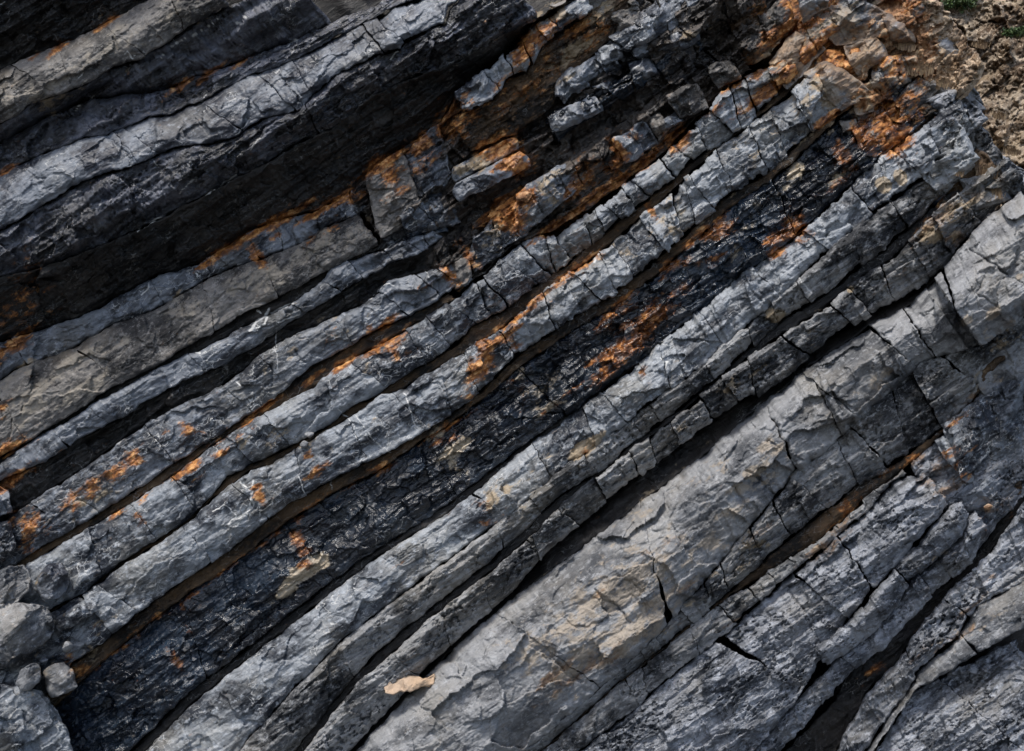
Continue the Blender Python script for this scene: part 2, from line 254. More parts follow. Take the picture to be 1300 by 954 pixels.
LEDGES = [
 (-9,50,(813,700),(832,712),(850,722),(860,742),(858,754),(880,758),(905,768)),(8,40,(670,820),(700,836),(716,852),(740,868)),(-7,30,(1036,462),(1046,500),(1070,540),(1078,570)),
 (-6,36,(1105,412),(1130,440),(1148,480)),(7,26,(998,750),(1018,772),(1042,818)),(-5,20,(165,196),(166,212)),(-6,26,(262,128),(256,150),(268,168)),(5,20,(357,98),(384,134)),
 (6,24,(1235,320),(1270,345),(1300,362)),(-5,26,(755,748),(782,766),(800,790)),(5,24,(930,560),(960,575),(985,600),(980,630)),
]
def traced(x, y):
    out = np.zeros(x.shape); lo = (x.min()-60, y.min()-60); hi = (x.max()+60, y.max()+60)
    def segs(P):
        return zip(P[:-1], P[1:])
    wx = x+1.8*perlin(x/7, y/7, 33)+.8*perlin(x/2.5, y/2.5, 35); wy = y+1.8*perlin(x/7, y/7, 34)+.8*perlin(x/2.5, y/2.5, 36)
    for w_, dp, *P in CRACKS:
        c = np.mean(P, 0)
        if not (lo[0] < c[0] < hi[0] and lo[1] < c[1] < hi[1]): continue
        best = np.full(x.shape, 99.)
        for (x0, y0), (x1, y1) in segs(P):
            q = np.clip(((wx-x0)*(x1-x0)+(wy-y0)*(y1-y0))/((x1-x0)**2+(y1-y0)**2), 0, 1); best = np.minimum(best, np.hypot(wx-x0-q*(x1-x0), wy-y0-q*(y1-y0)))
        out += dp*np.clip(1.3-best/w_, 0, 1)
    for h, fade, *P in LEDGES:
        c = np.mean(P, 0)
        if not (lo[0] < c[0] < hi[0] and lo[1] < c[1] < hi[1]): continue
        best = np.full(x.shape, 999.); side = np.zeros(x.shape); end = np.zeros(x.shape)
        for (x0, y0), (x1, y1) in segs(P):
            q = np.clip(((wx-x0)*(x1-x0)+(wy-y0)*(y1-y0))/((x1-x0)**2+(y1-y0)**2), 0, 1); dd = np.hypot(wx-x0-q*(x1-x0), wy-y0-q*(y1-y0))
            cr = (x1-x0)*(wy-y0)-(y1-y0)*(wx-x0); n = dd < best; side = np.where(n, np.where(cr < 0, 1., 0.), side); best = np.minimum(best, dd)
        a, b = np.array(P[0]), np.array(P[-1]); u = ((x-a[0])*(b-a)[0]+(y-a[1])*(b-a)[1])/np.sum((b-a)**2)
        out += h*side*np.exp(-best/fade)*np.clip(u/.12, 0, 1)*np.clip((1-u)/.12, 0, 1)
    return out

# ------------------------------------------------------------------ surface of a rock patch
STYLE = dict(sand=(2, 2, 1, .5, 0, .4, 0, 1),   # low, large facets, small facets, lamination, cracks, fine grain, cross joints, plates
 slab=(5, 11, 3.4, .5, 1.2, .4, 3.0, 1.2), brownslab=(5, 7, 3, 1.2, 1, .8, 1.5, 1.5), flaky=(8, 10, 5, 5, .5, .8, 2, 5), black=(9, 9, 4.5, 3.5, .6, .9, 1.5, 4),
 umber=(7, 9, 5.5, 4, .8, .9, 3, 4), dark=(4, 9, 4.2, 1.0, 1.0, .5, 5, 2.6), mid=(4, 9, 4.2, .6, 1.0, .4, 6, 2.0), blue=(5, 9, 7, 1.6, .8, .3, 2, 4), rust=(5, 6, 3.4, 3.5, .6, .9, 1, 3),
 pale=(7, 9, 2.2, .6, 1.4, .35, 1.5, 1.0), pitted=(6, 9, 3.0, 1.6, 1.2, .5, 2.5, 3.5), fissured=(4, 6, 3.2, 3.6, 1, .6, 2.5, 6), earth=(8, 10, 6, 0, 0, 1.6, 0, 0), hill=(14, 16, 8, 1, 0, 1.8, 0, 0))
def rough_at(s):
    # the lower left of the cliff is worn smooth by the sea, the upper right is shattered
    q = np.clip((np.asarray(s, float)-60)/330, 0, 1); return .3+.7*q*q*(3-2*q)
def relief(S, T, style, k=1.0):
    lo, fL, fM, la, cr, fi, cj, pl = STYLE[style]; rf = rough_at(S)
    if style in ('mid', 'dark', 'slab', 'fissured', 'blue', 'brownslab'):
        fM = fM*(.45+.55*rf); cj = cj*(rf-.2)*1.2; pl = pl*(.35+.65*rf); fL = fL*(.6+.4*rf); fi = fi*(.6+.4*rf); cr = cr*(.5+.5*rf)
    wx = S + 7*fbm(S/30, T/30, 5, 3); wy = T + 5*fbm(S/30, T/30, 55, 3)
    d = lo*fbm(S/150, T/80, 1, 3)
    o, tl, _ = facet(wx/85, wy/42, 21); d = d + fL*(.45*o + 1.5*tl)
    o, tl, b = facet(wx/30, wy/17, 31); d = d + fM*(.5*o + 1.5*tl)
    _, _, b2 = facet(wx/48, wy/36, 41)
    msk = np.clip(.5+2*perlin(S/70, T/50, 77), 0, 1)
    d = d + cr*msk*np.clip(1-b2*48/2.6, 0, 1)
    jx = S + .22*T + 3*fbm(S/40, T/40, 205, 2)
    o, tl, _ = facet(jx/24, T/170+.5, 211); d = d + cj*(.55*o+.9*tl)
    o, tl, _ = facet(S/150, (T+3*fbm(S/60, T/30, 206, 3))/9, 221); d = d + pl*(.5*o+.9*tl)
    o, tl, _ = facet(S/240+3, (T+4*fbm(S/90, T/50, 207, 3))/21, 231); d = d + pl*(.8*o+.9*tl)
    o, tl, b3 = facet(wx/11, wy/6.5, 61); d = d + (.30*fM+.15)*(.5*o + 1.3*tl)
    lm = np.clip(.6+1.3*perlin(S/90, T/60, 99), .15, 1.2)
    d = d - la*lm*(ridged(S/110 + .3*perlin(S/40, T/20, 3), T/11 + .8*perlin(S/80, T/60, 8), 71, 3)-.2)
    lc = np.abs(fbm(S/260, T/16, 111, 3)); d = d + (1.2+la*.9)*np.clip(1-lc/.035, 0, 1)*np.clip(.4+2*perlin(S/120, T/40, 12), 0, 1)
    oc = np.abs(fbm((S+.5*T)/70, (T-.4*S)/110, 121, 4, .55)); d = d + (.6+cr*.7)*np.clip(1-oc/.014, 0, 1)*np.clip(.2+2*perlin(S/90, T/90, 14), 0, 1)
    if style == 'pitted' or style == 'fissured':
        pt = fbm(S/9, T/5, 131, 3, .6); d = d + 6.5*np.clip((pt-.28)/.22, 0, 1)*np.clip(.2+2.2*perlin(S/60, T/40, 16), 0, 1)
    d = d + fi*fbm(S/9, T/7, 91, 5, .66)*1.3
    return d*k

def blob(x, y, data, wob=0.3):
    out = np.zeros(x.shape)
    for (bx, by, a, b, q) in data:
        if bx+3*a < x.min() or bx-3*a > x.max() or by+3*a < y.min() or by-3*a > y.max(): continue
        s, t = to_st(x-bx, y-by)
        out = np.maximum(out, q*np.exp(-((s/a)**2+(t/b)**2)*.6))
    return out
def veins(x, y):
    out = np.zeros(x.shape)
    for v in VEINS:
        wd = v[0]; P = v[1:]
        for (x0, y0), (x1, y1) in zip(P[:-1], P[1:]):
            if max(x0, x1)+5 < x.min() or min(x0, x1)-5 > x.max() or max(y0, y1)+5 < y.min() or min(y0, y1)-5 > y.max(): continue
            L2 = (x1-x0)**2+(y1-y0)**2+1e-6
            wx = x+1.6*perlin(x/6, y/6, 3); wy = y+1.6*perlin(x/6, y/6, 4)
            q = np.clip(((wx-x0)*(x1-x0)+(wy-y0)*(y1-y0))/L2, 0, 1)
            dd = np.hypot(wx-x0-q*(x1-x0), wy-y0-q*(y1-y0))
            out = np.maximum(out, np.clip(1.15-dd/(wd*.75), 0, 1))
    return out

def link(o, parent=None):
    C.objects.link(o)
    if parent: o.parent = parent
    return o
def tag(o, label=None, cat=None, group=None, kind=None):
    for k, v in (('label', label), ('category', cat), ('group', group), ('kind', kind)):
        if v: o[k] = v
    return o

def grid_mesh(name, X, Y, D, mat, parent=None, back=None, inset=4, seed=0, smooth=False, blk=.5, worldfn=world, feats=()):
    """front surface grid (row 0 = upper edge) with skirts running back into the cliff"""
    r, c = X.shape
    s, t = to_st(X, Y)
    SO, TO = s, t
    xs, ys, ds = X, Y, D
    if back is not None:
        rings = 4
        cx, cy = X.mean(), Y.mean()
        def pad(A, f):   # extend grid by rings on all four sides
            B = np.pad(A, rings, mode='edge'); return f(B)
        ri = np.arange(r+2*rings)[:, None]; ci = np.arange(c+2*rings)[None, :]
        kr = np.maximum(np.maximum(rings-ri, ri-(rings+r-1)), 0); kc = np.maximum(np.maximum(rings-ci, ci-(rings+c-1)), 0)
        k = np.maximum(kr, kc)/rings
        xs = np.pad(X, rings, mode='edge'); ys = np.pad(Y, rings, mode='edge'); ds = np.pad(D, rings, mode='edge')
        tr = np.zeros(xs.shape); tr[:rings] = 1; tr[rings+r:] = -1
        sr = np.zeros(xs.shape); sr[:, :rings] = 1; sr[:, rings+c:] = -1
        nz = 2.5*perlin(xs/17+5, ys/17+ k*5, seed+3)
        ts = inset*np.sqrt(k)*tr + nz*(k > 0); ss = inset*np.sqrt(k)*sr
        dx, dy = to_px(ss, ts); xs = xs+dx; ys = ys+dy
        ds = ds + (back-ds)*k**1.3*(k > 0)
        s, t = to_st(xs, ys); t = t + np.where(tr != 0, -tr*(ds-np.pad(D, rings, mode='edge')), 0)
    wx, wy, wz = worldfn(xs, ys, ds)
    n, m_ = xs.shape
    co = np.stack([wx, wy, wz], -1).reshape(-1, 3)
    idx = np.arange(n*m_).reshape(n, m_)
    q = np.stack([idx[:-1, :-1], idx[1:, :-1], idx[1:, 1:], idx[:-1, 1:]], -1).reshape(-1, 4)
    ats = dict(stain=blob(xs, ys, ORANGE).ravel(), tan=blob(xs, ys, TAN).ravel(), vein=veins(xs, ys).ravel(), blk=np.full(xs.size, blk))
    stv = np.stack([s/100, t/100, ds/100], -1).reshape(-1, 3); mt_ = M[mat] if isinstance(mat, str) else mat
    o = raw_mesh(name, co, q, stv, ats, mt_, smooth, parent)
    fx, fy = xs.ravel()[q[:, 0]], ys.ravel()[q[:, 0]]
    inner = np.zeros(xs.shape, bool)
    if back is not None: inner[rings:-rings-1, rings:-rings-1] = True
    inner = inner.ravel()[q[:, 0]]
    for fn, fl, bx, by, fa, fb in feats:
        ps, pt = to_st(fx-bx, fy-by)
        m = inner & (((ps/fa)**2+(pt/fb)**2) < 1+.9*fbm(fx/9, fy/9, 7, 3))
        if m.sum() > 12 and not (back is None):
            c2 = co.copy(); c2[:, 1] -= .006
            fo = raw_mesh(fn, c2, q[m], stv, ats, mt_, smooth, o)
            if fl: fo['label'] = fl
    return o

def raw_mesh(name, co, q, stv, ats, mt_, smooth, parent):
    us, inv = np.unique(q.ravel(), return_inverse=True)
    if len(us) < len(co): co = co[us]; stv = stv[us]; ats = {k: v[us] for k, v in ats.items()}; q = inv.reshape(q.shape)
    me = bpy.data.meshes.new(name); me.vertices.add(len(co)); me.vertices.foreach_set('co', co.astype(np.float32).ravel())
    me.loops.add(q.size); me.loops.foreach_set('vertex_index', q.astype(np.int32).ravel())
    me.polygons.add(len(q)); me.polygons.foreach_set('loop_start', (np.arange(len(q))*4).astype(np.int32))
    try: me.polygons.foreach_set('loop_total', np.full(len(q), 4, np.int32))
    except Exception: pass
    me.update(calc_edges=True)
    if smooth: me.polygons.foreach_set('use_smooth', np.ones(len(q), bool))
    a = me.attributes.new('st', 'FLOAT_VECTOR', 'POINT'); a.data.foreach_set('vector', stv.astype(np.float32).ravel())
    for nm, arr in ats.items():
        a = me.attributes.new(nm, 'FLOAT', 'POINT'); a.data.foreach_set('value', arr.astype(np.float32))
    me.materials.append(mt_)
    return link(bpy.data.objects.new(name, me), parent)

def edge_round(e, r):
    q = np.clip(1-e/np.maximum(r, .01), 0, 1); return r*(1-np.sqrt(np.clip(1-q*q, 0, 1)))

# ------------------------------------------------------------------ a bed of rock between two traced bedding lines
def poly_st(P):
    a = np.array([to_st(*p) for p in P]); a = a[np.argsort(a[:, 0])]; return a[:, 0], a[:, 1]
NB = [0]
BEDGROUP = 'tilted rock beds of the cliff'
def bed(name, label, cat, top, bot, mat, d0, d1, bulge=6, joints=(), x0=None, x1=None, rnd=5, jw=1.6, joff=4, wob=2.0, k=1.0, style=None, back=None, part='block', jcol=1.0, group=BEDGROUP, slant=.0, dfun=None, smooth=False, jround=None, feats=(), auto=0):
    NB[0] += 1; sd = NB[0]*31; rs = random.Random(sd)
    st_, tt_ = poly_st(top); sb_, tb_ = poly_st(bot)
    s_lo = max(st_[0], sb_[0]) if x0 is None else to_st(*x0)[0]
    s_hi = min(st_[-1], sb_[-1]) if x1 is None else to_st(*x1)[0]
    js = sorted(to_st(*j)[0] for j in joints); js = [j for j in js if s_lo+6 < j < s_hi-6]
    if auto:
        pts = [s_lo]+js+[s_hi]; add = []
        for a, b in zip(pts[:-1], pts[1:]):
            p = a + rs.uniform(auto*.5, auto*1.3)
            while p < b-auto*.45:
                if p > 150: add.append(p)
                p += rs.uniform(auto*.5, auto*1.5)
        js = sorted(js+add)
    cuts = [s_lo]+js+[s_hi]
    rnd = rnd*.62
    ek = {'mid': 2.1, 'dark': 2.0, 'fissured': 1.6, 'pitted': 1.6, 'slab': 1.3}.get(mat, 1.0)
    stp = lambda s, q: ek*(rough_at(s)*1.2-.2)*min(1, wob/2)*(1.7*(hsh(np.floor((s+3*perlin(s/9, s*0, q))/19), s*0, q)-.5)+1.2*(hsh(np.floor(s/7), s*0, q+1)-.5))
    Tt = lambda s: np.interp(s, st_, tt_) + wob*fbm(s/26, s*0+sd, sd, 4, .6) + stp(s, sd)
    Tb = lambda s: np.interp(s, sb_, tb_) + wob*fbm(s/26, s*0+sd+40, sd+7, 4, .6) + stp(s, sd+3)
    multi = len(cuts) > 2
    root = None
    if multi:
        root = bpy.data.objects.new(name, None); link(root); tag(root, label, cat, group)
        mid = (s_lo+s_hi)/2; px, py = to_px(mid, float((Tt(np.array([mid]))+Tb(np.array([mid])))[0]/2))
        wl = world(px, py, d1+60); root.location = wl; root.empty_display_size = .3
    back = (max(d0, d1)+110) if back is None else back
    sl = [0]+[rs.uniform(-.42, .42)+slant for _ in js]+[0]
    gp = [0]+[jw*rs.choice([.1, .15, .3, .5, 1.0])*float(rough_at(j)**1.5) for j in js]+[0]; jrs = [1]+[rs.uniform(.1, .8)*float(rough_at(j)) for j in js]+[1]
    for i in range(len(cuts)-1):
        a, b = cuts[i], cuts[i+1]
        wmax = np.median(Tb(np.linspace(a, b, 9))-Tt(np.linspace(a, b, 9)))
        ncol = max(6, int((b-a)/STEP)); nrow = max(5, int(max(4, wmax)/STEP))
        u = np.linspace(0, 1, ncol)[None, :]; v = np.linspace(0, 1, nrow)[:, None]
        def curve(c, slp, sgn, seed, end):
            h = (v-.5)*wmax
            return c + slp*h + (0 if end else 1)*(2.6*fbm(h/20, h*0+seed, seed, 4, .6)) + (4*fbm(h/14, h*0+seed, seed, 3, .6) if end else 0)
        A = curve(a, sl[i], 1, sd+i*5, i == 0) + (0 if i == 0 else gp[i]/2)
        B = curve(b, sl[i+1], -1, sd+(i+1)*5, i == len(cuts)-2) - (0 if i == len(cuts)-2 else gp[i+1]/2)
        S = A*(1-u)+B*u
        eo = (rs.uniform(-1, 1), rs.uniform(-1, 1), rs.uniform(-1, 1), rs.uniform(-1, 1)) if multi else (0, 0, 0, 0)
        am = min(3.2, wmax*.09)*float(rough_at((a+b)/2))
        t0, t1 = Tt(S)+am*(eo[0]+eo[1]*(u-.5)), Tb(S)+am*(eo[2]+eo[3]*(u-.5)); wd = np.maximum(t1-t0, 2.0)
        T = t0 + wd*v
        d = d0+(d1-d0)*v - bulge*np.where(v < .36, 1-((v-.36)/.36)**2, 1-((v-.36)/.64)**2)*np.clip(wd/30, .3, 1.3)
        rj = float(rough_at((a+b)/2)) if mat != 'black' else 1.0
        if multi: d = d + rj*((joff*rs.uniform(1, 1.8) if rs.random() < .16 else 0) + rs.uniform(-1, 1)*joff + rs.uniform(-.5, .5)*joff*(2*u-1) + rs.uniform(-.4, .4)*joff*(2*v-1))
        r = np.minimum(rnd, wd*.45)
        rn = np.clip(.75+1.6*fbm(S/24, T/24, sd+5, 3), .12, 1.7); rn2 = np.clip(.8+1.6*fbm(S/24, T/24, sd+15, 3), .12, 1.9)
        d = d + edge_round(wd*v, np.minimum(r*rn, wd*.48)) + edge_round(wd*(1-v), np.minimum(r*rn2*1.15, wd*.48))
        jr = (rnd*.6 if jround is None else jround)
        if i > 0: d = d + edge_round(S-A, jr*jrs[i]*rn)
        else: d = d + edge_round(S-A, rnd*1.3)
        if i < len(cuts)-2: d = d + edge_round(B-S, jr*jrs[i+1]*rn2)
        else: d = d + edge_round(B-S, rnd*1.3)
        fade = np.clip(wd*np.minimum(v, 1-v)/8, .35, 1)
        d = d + relief(S + (i*3.7 if multi else 0), T, style or mat, k)*fade
        X, Y = to_px(S, T)
        d = d + traced(X, Y)*(max(d0, d1) < 60)
        if dfun: d = d + dfun(X, Y)
        lab = None
        nm = part if multi else name
        o = grid_mesh(nm, X, Y, d, mat, None, back, 4, sd+i, smooth, .5+(rs.random()-.5)*jcol if multi else .5, feats=feats)
        if multi:
            o.parent = root; o.matrix_parent_inverse = __import__('mathutils').Matrix.Translation(root.location).inverted()
        else: tag(o, label, cat, group)
    return root

# ------------------------------------------------------------------ a free block given by four corners (tl, tr, br, bl)
def rock(name, label, cat, q, mat, d, bulge=8, tilt=0, rnd=4.5, corner=.045, k=1.25, style=None, group='loose blocks wedged between the beds', back=None, wob=2.0, parent=None, side=0, smooth=False):
    NB[0] += 1; sd = NB[0]*31; rs = random.Random(sd)
    q = np.array(q, float)
    w_ = (np.linalg.norm(q[1]-q[0])+np.linalg.norm(q[2]-q[3]))/2; h_ = (np.linalg.norm(q[3]-q[0])+np.linalg.norm(q[2]-q[1]))/2
    nc, nr = max(8, int(w_/STEP)), max(8, int(h_/STEP))
    u = np.linspace(-1, 1, nc)[None, :]*np.ones((nr, 1)); v = np.linspace(-1, 1, nr)[:, None]*np.ones((1, nc))
    uu = u*(1-corner*v*v*2.0*rs.uniform(.5, 1)); vv = v*(1-corner*u*u*2.0*rs.uniform(.5, 1))
    U = (uu+1)/2; V = (vv+1)/2
    X = (1-U)*(1-V)*q[0, 0]+U*(1-V)*q[1, 0]+U*V*q[2, 0]+(1-U)*V*q[3, 0]
    Y = (1-U)*(1-V)*q[0, 1]+U*(1-V)*q[1, 1]+U*V*q[2, 1]+(1-U)*V*q[3, 1]
    X = X + wob*fbm(X/18, Y/18, sd, 3); Y = Y + wob*fbm(X/18, Y/18, sd+9, 3)
    e = np.minimum((1-np.abs(u))*w_/2, (1-np.abs(v))*h_/2)
    s, t = to_st(X, Y)
    # a few random planes cut the block, so that it has corners and flat faces
    P = np.full(u.shape, -1e9)
    for _ in range(7):
        an = rs.uniform(0, 6.283); sl_ = rs.uniform(.15, .95)
        P = np.maximum(P, (math.cos(an)*u*w_/2+math.sin(an)*v*h_/2)*sl_ - bulge*rs.uniform(.5, 1.0) + (.25*h_*sl_*0))
    D = d + tilt*v*.5 + side*u*.5 + np.minimum(np.maximum(P, -bulge), bulge*1.2) + edge_round(e, rnd*np.clip(.7+1.6*fbm(s/16, t/16, sd, 3), .15, 1.8))
    D = D + relief(s+sd*3, t, style or mat, k)*np.clip(e/6, .3, 1)
    o = grid_mesh(name, X, Y, D, mat, parent, d+90 if back is None else back, 5, sd, smooth, rs.random())
    if not parent: tag(o, label, cat, group)
    return o

def grow(q, k):
    q = np.array(q, float); c = q.mean(0); return c+(q-c)*k

# ------------------------------------------------------------------ bedding lines (measured along the cliff)
a_ = [(-90,142),(0,90),(40,72),(95,50),(150,22),(190,0),(260,-40)]
ab = [(-90,215),(0,158),(19,148),(41,130),(91,115),(104,110),(154,81),(176,77),(204,60),(231,43),(245,31),(285,9),(305,3),(370,-40)]
b2 = [(-90,230),(0,182),(57,151),(116,125),(201,117),(302,79),(377,50),(440,20),(476,8),(540,-40)]
c_ = [(-90,262),(0,221),(35,204),(107,175),(135,172),(189,149),(217,145),(261,126),(314,96),(355,85),(399,63),(432,44),(476,22),(501,9),(533,-2),(600,-45)]
cb = [(-90,345),(0,292),(20,283),(60,258),(110,228),(163,213),(185,204),(220,187),(270,182),(302,171),(333,150),(374,141),(394,122),(426,93),(476,70),(507,60),(526,46),(564,31),(570,10),(640,-40)]
d_ = [(-90,395),(0,352),(60,338),(104,322),(180,290),(261,247),(314,219),(346,204),(375,185),(426,160),(473,122),(520,100),(583,78),(625,52),(680,24),(715,2),(780,-45)]
e_ = [(-90,470),(0,433),(35,424),(104,401),(142,382),(201,349),(252,336),(283,316),(321,294),(371,275),(404,267),(448,244),(470,220),(508,192),(539,170),(561,155),(577,125),(602,101),(646,69),(677,31),(700,19),(735,-2),(800,-50)]
f1 = [(-90,530),(0,486),(19,470),(53,458),(94,442),(135,417),(201,392),(236,370),(270,351),(300,338),(335,329),(394,304),(407,291),(463,270),(490,255)]
gb = [(-90,640),(0,583),(25,567),(107,516),(135,496),(195,466),(245,435),(283,416),(300,401),(347,381),(413,345),(470,316),(490,305)]
ht = [(-90,650),(0,590),(31,566),(126,510),(195,471),(220,458),(258,444),(302,419),(346,399),(375,383),(407,360),(420,340),(463,323),(489,316),(526,302),(560,285)]
hb = [(-90,665),(0,612),(16,603),(57,587),(79,573),(104,554),(151,532),(185,510),(245,477),(283,464),(333,435),(344,426),(379,404),(420,379),(451,360),(495,335),(526,322),(560,305)]
it = [(-90,720),(0,664),(19,652),(47,633),(82,611),(132,576),(182,540),(239,510),(267,500),(302,475),(321,457),(368,428),(426,401),(463,385),(495,358),(533,346),(561,338),(590,322)]
ib = [(-90,795),(0,728),(60,690),(104,664),(132,648),(173,623),(220,589),(261,563),(314,528),(346,507),(394,466),(441,442),(476,420),(520,401),(551,385),(573,370),(600,355)]
jt = [(-90,805),(0,740),(60,702),(104,676),(157,645),(201,617),(245,585),(277,560),(308,541),(349,519),(399,492),(426,467),(476,442),(514,420),(552,397),(583,376),(600,357),(618,348),(650,316),(704,296),(757,262),(789,240),(833,206),(867,172),(902,137),(930,106),(977,85),(1010,47),(1035,22),(1051,6),(1110,-45)]
jb = [(-90,880),(0,812),(66,773),(110,751),(151,716),(201,685),(245,655),(290,606),(314,592),(346,578),(379,562),(410,546),(451,514),(476,504),(520,472),(551,457),(583,435),(600,415),(635,398),(666,373),(719,338),(763,300),(820,256),(852,231),(877,206),(936,167),(987,119),(1026,82),(1050,50),(1090,10),(1130,-30)]
kt = [(-90,900),(0,830),(66,776),(110,752),(151,720),(201,690),(239,663),(270,633),(318,597),(346,589),(375,570),(451,526),(485,501),(514,494),(533,479),(570,460),(596,444),(649,409),(694,370),(738,338),(776,310),(820,268),(833,261),(880,216),(914,184),(955,154),(999,120),(1026,96),(1048,65),(1070,40),(1110,0),(1150,-30)]
kb = [(40,900),(94,842),(130,818),(173,781),(214,751),(270,713),(308,685),(362,642),(399,622),(432,604),(501,570),(570,529),(611,497),(652,457),(704,419),(732,401),(776,376),(826,338),(852,312),(877,294),(914,257),(962,227),(990,206),(1026,170),(1054,147),(1090,120)]
lt = [(40,930),(107,861),(157,817),(239,753),(283,726),(362,664),(426,624),(476,600),(526,566),(570,539),(615,505),(660,466),(712,430),(740,412),(785,386),(835,348),(860,324),(885,304),(922,267),(970,235),(1000,212),(1036,176),(1062,152),(1090,128),(1150,80)]
lb = [(180,940),(240,880),(300,834),(379,772),(463,706),(489,690),(561,645),(614,606),(669,562),(732,518),(776,484),(820,452),(877,406),(911,376),(946,345),(999,308),(1048,266),(1089,226),(1133,189),(1183,151),(1230,110)]
mt = [(190,948),(250,888),(308,842),(387,780),(470,714),(497,697),(569,652),(620,611),(673,566),(734,521),(777,486),(821,453),(878,406),(912,376),(947,345),(1000,308),(1049,266),(1090,226),(1134,189),(1184,151),(1230,112)]
m2 = [(320,935),(380,868),(440,808),(520,748),(590,695),(660,642),(720,592),(780,547),(833,510),(883,472),(931,426),(975,389),(1020,345),(1070,300),(1110,270),(1150,240),(1185,212),(1230,175)]
mb = [(400,920),(445,864),(489,820),(536,782),(570,754),(627,710),(655,682),(699,641),(719,626),(776,589),(795,570),(861,521),(902,488),(963,433),(1004,401),(1048,376),(1089,341),(1120,319),(1161,285),(1192,255),(1240,215)]
ntl = [(405,930),(452,870),(501,828),(545,786),(583,758),(632,718),(680,678),(705,650),(745,614),(795,577),(861,527),(902,493),(946,458),(999,421),(1051,388),(1095,352),(1133,328),(1161,298),(1196,262),(1233,238),(1280,200)]
nb = [(470,925),(533,857),(564,828),(602,792),(655,749),(694,700),(757,650),(800,612),(861,567),(902,538),(918,523),(955,504),(985,486),(1026,452),(1064,423),(1104,401),(1145,376),(1177,357),(1208,326),(1246,282),(1277,258),(1330,220)]
ot = [(470,935),(533,868),(583,817),(646,764),(699,726),(757,683),(826,628),(870,595),(905,570),(947,532),(994,494),(1032,463),(1064,441),(1107,413),(1126,404),(1160,385),(1180,362),(1210,330),(1248,285),(1279,261),(1330,225)]
o2 = [(640,975),(760,876),(833,808),(875,762),(915,715),(950,672),(985,630),(1024,590),(1064,556),(1112,512),(1170,462),(1210,446),(1249,436),(1300,402),(1370,350)]
ob = [(650,985),(786,866),(833,828),(896,778),(950,731),(1001,686),(1057,642),(1100,610),(1142,585),(1174,563),(1199,541),(1230,507),(1249,466),(1300,425),(1370,375)]
qt = [(650,988),(786,869),(833,832),(877,794),(927,757),(962,736),(999,710),(1035,690),(1070,660),(1110,624),(1145,597),(1174,573),(1199,548),(1232,515),(1255,475),(1300,435),(1370,385)]
qb = [(660,1010),(800,905),(845,864),(900,820),(953,773),(1004,728),(1051,692),(1095,652),(1133,612),(1150,603),(1165,600)]
rb = [(820,1110),(1000,905),(1045,835),(1076,790),(1095,760),(1126,728),(1161,687),(1199,647),(1220,630)]
st_l = [(1000,870),(1038,820),(1076,790),(1120,740),(1167,690),(1202,648),(1222,632)]
sb = [(1010,890),(1060,836),(1101,808),(1139,767),(1155,735),(1183,716),(1221,679),(1228,660),(1240,648)]
tb = [(1040,900),(1082,852),(1120,823),(1174,764),(1190,750),(1236,716),(1243,695),(1260,668)]
vt = [(1060,960),(1100,880),(1135,845),(1170,795),(1214,742),(1255,704),(1300,640),(1370,560)]
v2t = [(1080,980),(1140,890),(1173,845),(1214,812),(1238,770),(1300,735),(1370,690)]
v2b = [(1090,985),(1160,880),(1230,838),(1300,800),(1370,755)]
v3b = [(1180,1090),(1260,1000),(1370,930)]

def extend(P, n=190):
    (x0, y0), (x1, y1) = P[0], P[1]; L_ = math.hypot(x1-x0, y1-y0); P.insert(0, (x0-(x1-x0)/L_*n, y0-(y1-y0)/L_*n))
for P in (jb, kt, kb, lt, lb, mt, m2, mb, ntl, nb, ot, sb, tb, vt, v2t, v2b): extend(P)
for P in (o2, ob, qt, qb, rb, st_l): extend(P, 320)
for P in (a_, ab, b2, c_, cb, d_, e_, f1, gb, ht, hb, it, ib, jt): extend(P, 260)

